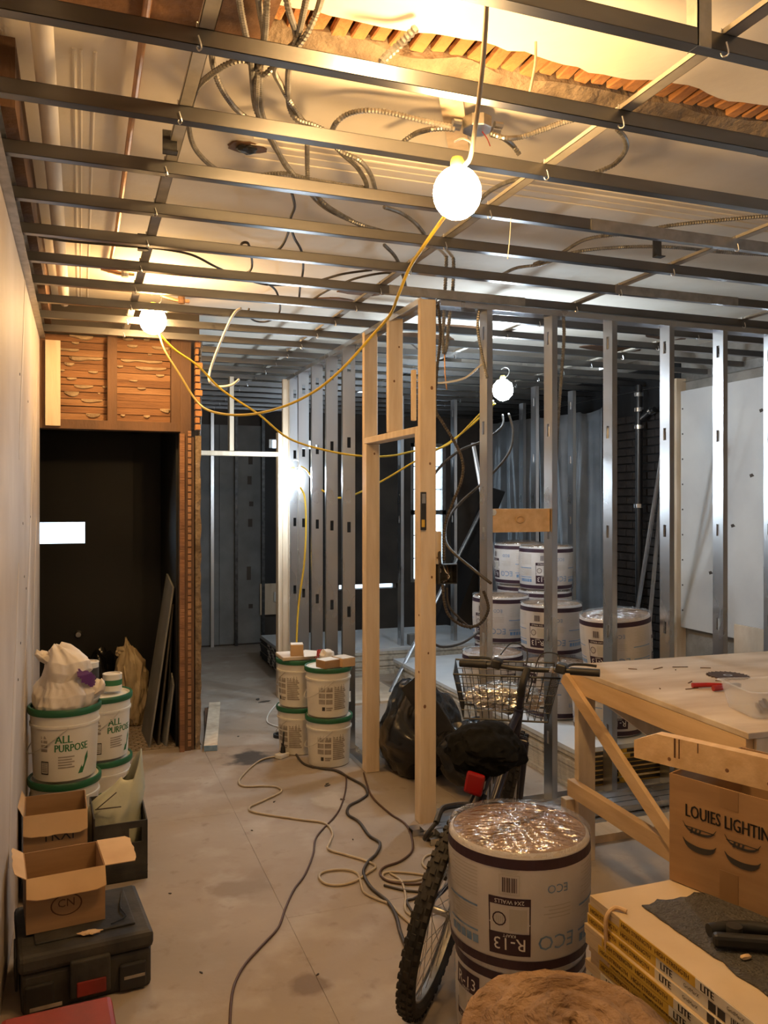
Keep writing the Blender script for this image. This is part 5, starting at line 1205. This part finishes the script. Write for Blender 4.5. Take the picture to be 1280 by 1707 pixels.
M().tube([(.802,0,.90),(.79,0,.955),(.84,0,1.005)],.016,10,3).build('stem','black',bk_,True)
hb = M().tube([(.84+.0,.285,.957),(.845,.15,.983),(.845,.05,.996),(.845,-.05,1.016),(.845,-.15,1.041),(.84,-.285,1.067)],.0112,10,4).build('handlebar','dark_steel',bk_,True)
for s in (-1,1):
    M().tube([(.84,s*.175,1.012-s*.034),(.838,s*.292,1.012-s*.057)],.0165,12,0).build('grip','black',bk_,True)
    M().tube([(.845,s*.15,1.02-s*.029),(.885,s*.17,1.03-s*.033),(.895,s*.22,1.032-s*.043),(.892,s*.27,1.030-s*.052)],.006,8,4).build('brake_lever','black',bk_,True)
    M().bbox(.825,.88,s*.135-.022,s*.135+.022,.998-s*.026,1.04-s*.026,.008).build('shifter','dark_steel',bk_)
    M().tube([(.87,s*.13,1.03),(.93,s*.10,1.08),(.93,s*.03,1.06),(.90,s*.02,.95),(.86,s*.02,.86)],.003,6,6).build('control_cable','black',bk_,True)
M().lathe([(0,0),(.018,0),(.018,.012),(.010,.02),(0,.022)],14,T(.85,-.10,1.02)).build('bell','chrome',bk_,True)
M().tube([STp,(.30,0,.80)],.0135,10,0).build('seat_post','steel_dull',bk_,True)
def saddle(p):
    p.z = p.z*(1 if p.z > 0 else 1.3)-.08*abs(p.y)-.25*max(0,abs(p.x)-.07)*(1 if p.x < 0 else .3); 
    if p.x > .02: p.y *= max(.42,1-3.2*(p.x-.02))
    return p
M().blob((.33,0,.83),(.16,.125,.066),6,.20,1.6,5,saddle).build('saddle_cover','black_cloth',bk_,True)
M().blob((.29,.05,.79),(.09,.095,.075),14,.3,1.8,4).build('saddle_skirt','black_cloth',bk_,True)
rf = M().bbox(.15,.168,-.034,.034,.685,.765,.010).build('reflector','red_lens',bk_); M().bbox(.166,.178,-.030,.030,.69,.76,.006).build('reflector_back','black',rf); M().tube([(.17,0,.72),(.24,0,.70),(.30,0,.655)],.008,8,3).build('reflector_arm','black',rf,True)
M().tube([(-.05,.06,.64),(.02,.065,.66),(.08,.04,.66),(.13,.0,.66)],.010,8,5).build('rear_rack','dark_steel',bk_,True); M().tube([(-.05,.06,.64),(-.06,.08,.60),(-.04,.09,.57),(.0,.08,.58)],.007,8,5).build('rack_hook','dark_steel',bk_,True)
M().lathe([(.085,-.003),(.092,-.003),(.092,.003),(.085,.003)],36,T(.43,-.05,.29) @ Matrix.Rotation(math.pi/2,4,'X'),True).build('chainring','dark_steel',bk_)
for s in (-1,1):
    M().beam((.43,s*.075,.29),(.43+s*.12,s*.085,.29-s*.11),.014,.024).build('crank_arm','steel_dull',bk_); M().bbox(.43+s*.12-.045,.43+s*.12+.045,s*.145-.045,s*.145+.045,.29-s*.11-.01,.29-s*.11+.01,.004).build('pedal','black',bk_)
# wire basket in front of the bars
bz0, bz1 = .80, 1.0; bas = bpy.data.objects.new('basket',None); C.objects.link(bas); bas.parent = bk_; bas.location = (1.0,-.05,-.03); bas.rotation_euler = (-.17,0,.25); bas.empty_display_size = .1
def brect(s): w = .18+.045*s; d = .105+.03*s; z = bz0+(bz1-bz0)*s; return [(-d,-w,z),(d,-w,z),(d,w,z),(-d,w,z)]
for s in (0,1): c = brect(s); M().tube(c+[c[0]],.0045,6,0).build('rim_wire','dark_steel',bas)
gw = M()
for s in (.2,.4,.6,.8):
    c = brect(s); gw.tube(c+[c[0]],.0016,4,0)
c0_, c1_ = brect(0), brect(1)
for e in range(4):
    a0,a1,b0,b1 = Vector(c0_[e]),Vector(c0_[(e+1)%4]),Vector(c1_[e]),Vector(c1_[(e+1)%4]); n = 13 if e%2 else 8
    for k in range(n+1): gw.tube([a0+(a1-a0)*k/n,b0+(b1-b0)*k/n],.0016,4,0)
for k in range(1,13): y = -.18+.36*k/13; gw.tube([(-.105,y,bz0),(.105,y,bz0)],.0016,4,0)
gw.build('wire_mesh','dark_steel',bas); 
for s in (-1,1): M().tube([(-.10,s*.06,.80),(-.13,s*.06,.60),(-.02,s*.06,.40)],.004,6,0).build('stay','dark_steel',bas)
# silver parcel lying in the basket
bpy.context.view_layer.update()
mwb = bk_.matrix_world @ Matrix.Translation((1.0,-.05,-.03)) @ Matrix.Rotation(.25,4,'Z') @ Matrix.Rotation(-.17,4,'X')
pc = thing('silver_parcel','shiny silver wrapped parcel lying in the bicycle basket','parcel'); pc.matrix_world = mwb @ T(0,0,.873)
M().blob((0,0,0),(.088,.155,.062),7,.25,2.2,5).build('wrapping','foil',pc,True)

# flat print and hair-thin wires too small to pick apart
for o in bpy.data.objects:
    nm = o.name.split('.')[0]
    if o.type == 'MESH' and o.parent is not None and (nm.endswith('_print') or nm.endswith('_lettering') or nm in ('printed_mark','pencil_stain','wire_mesh')) and nm != 'tape_print': o['kind'] = 'stuff'
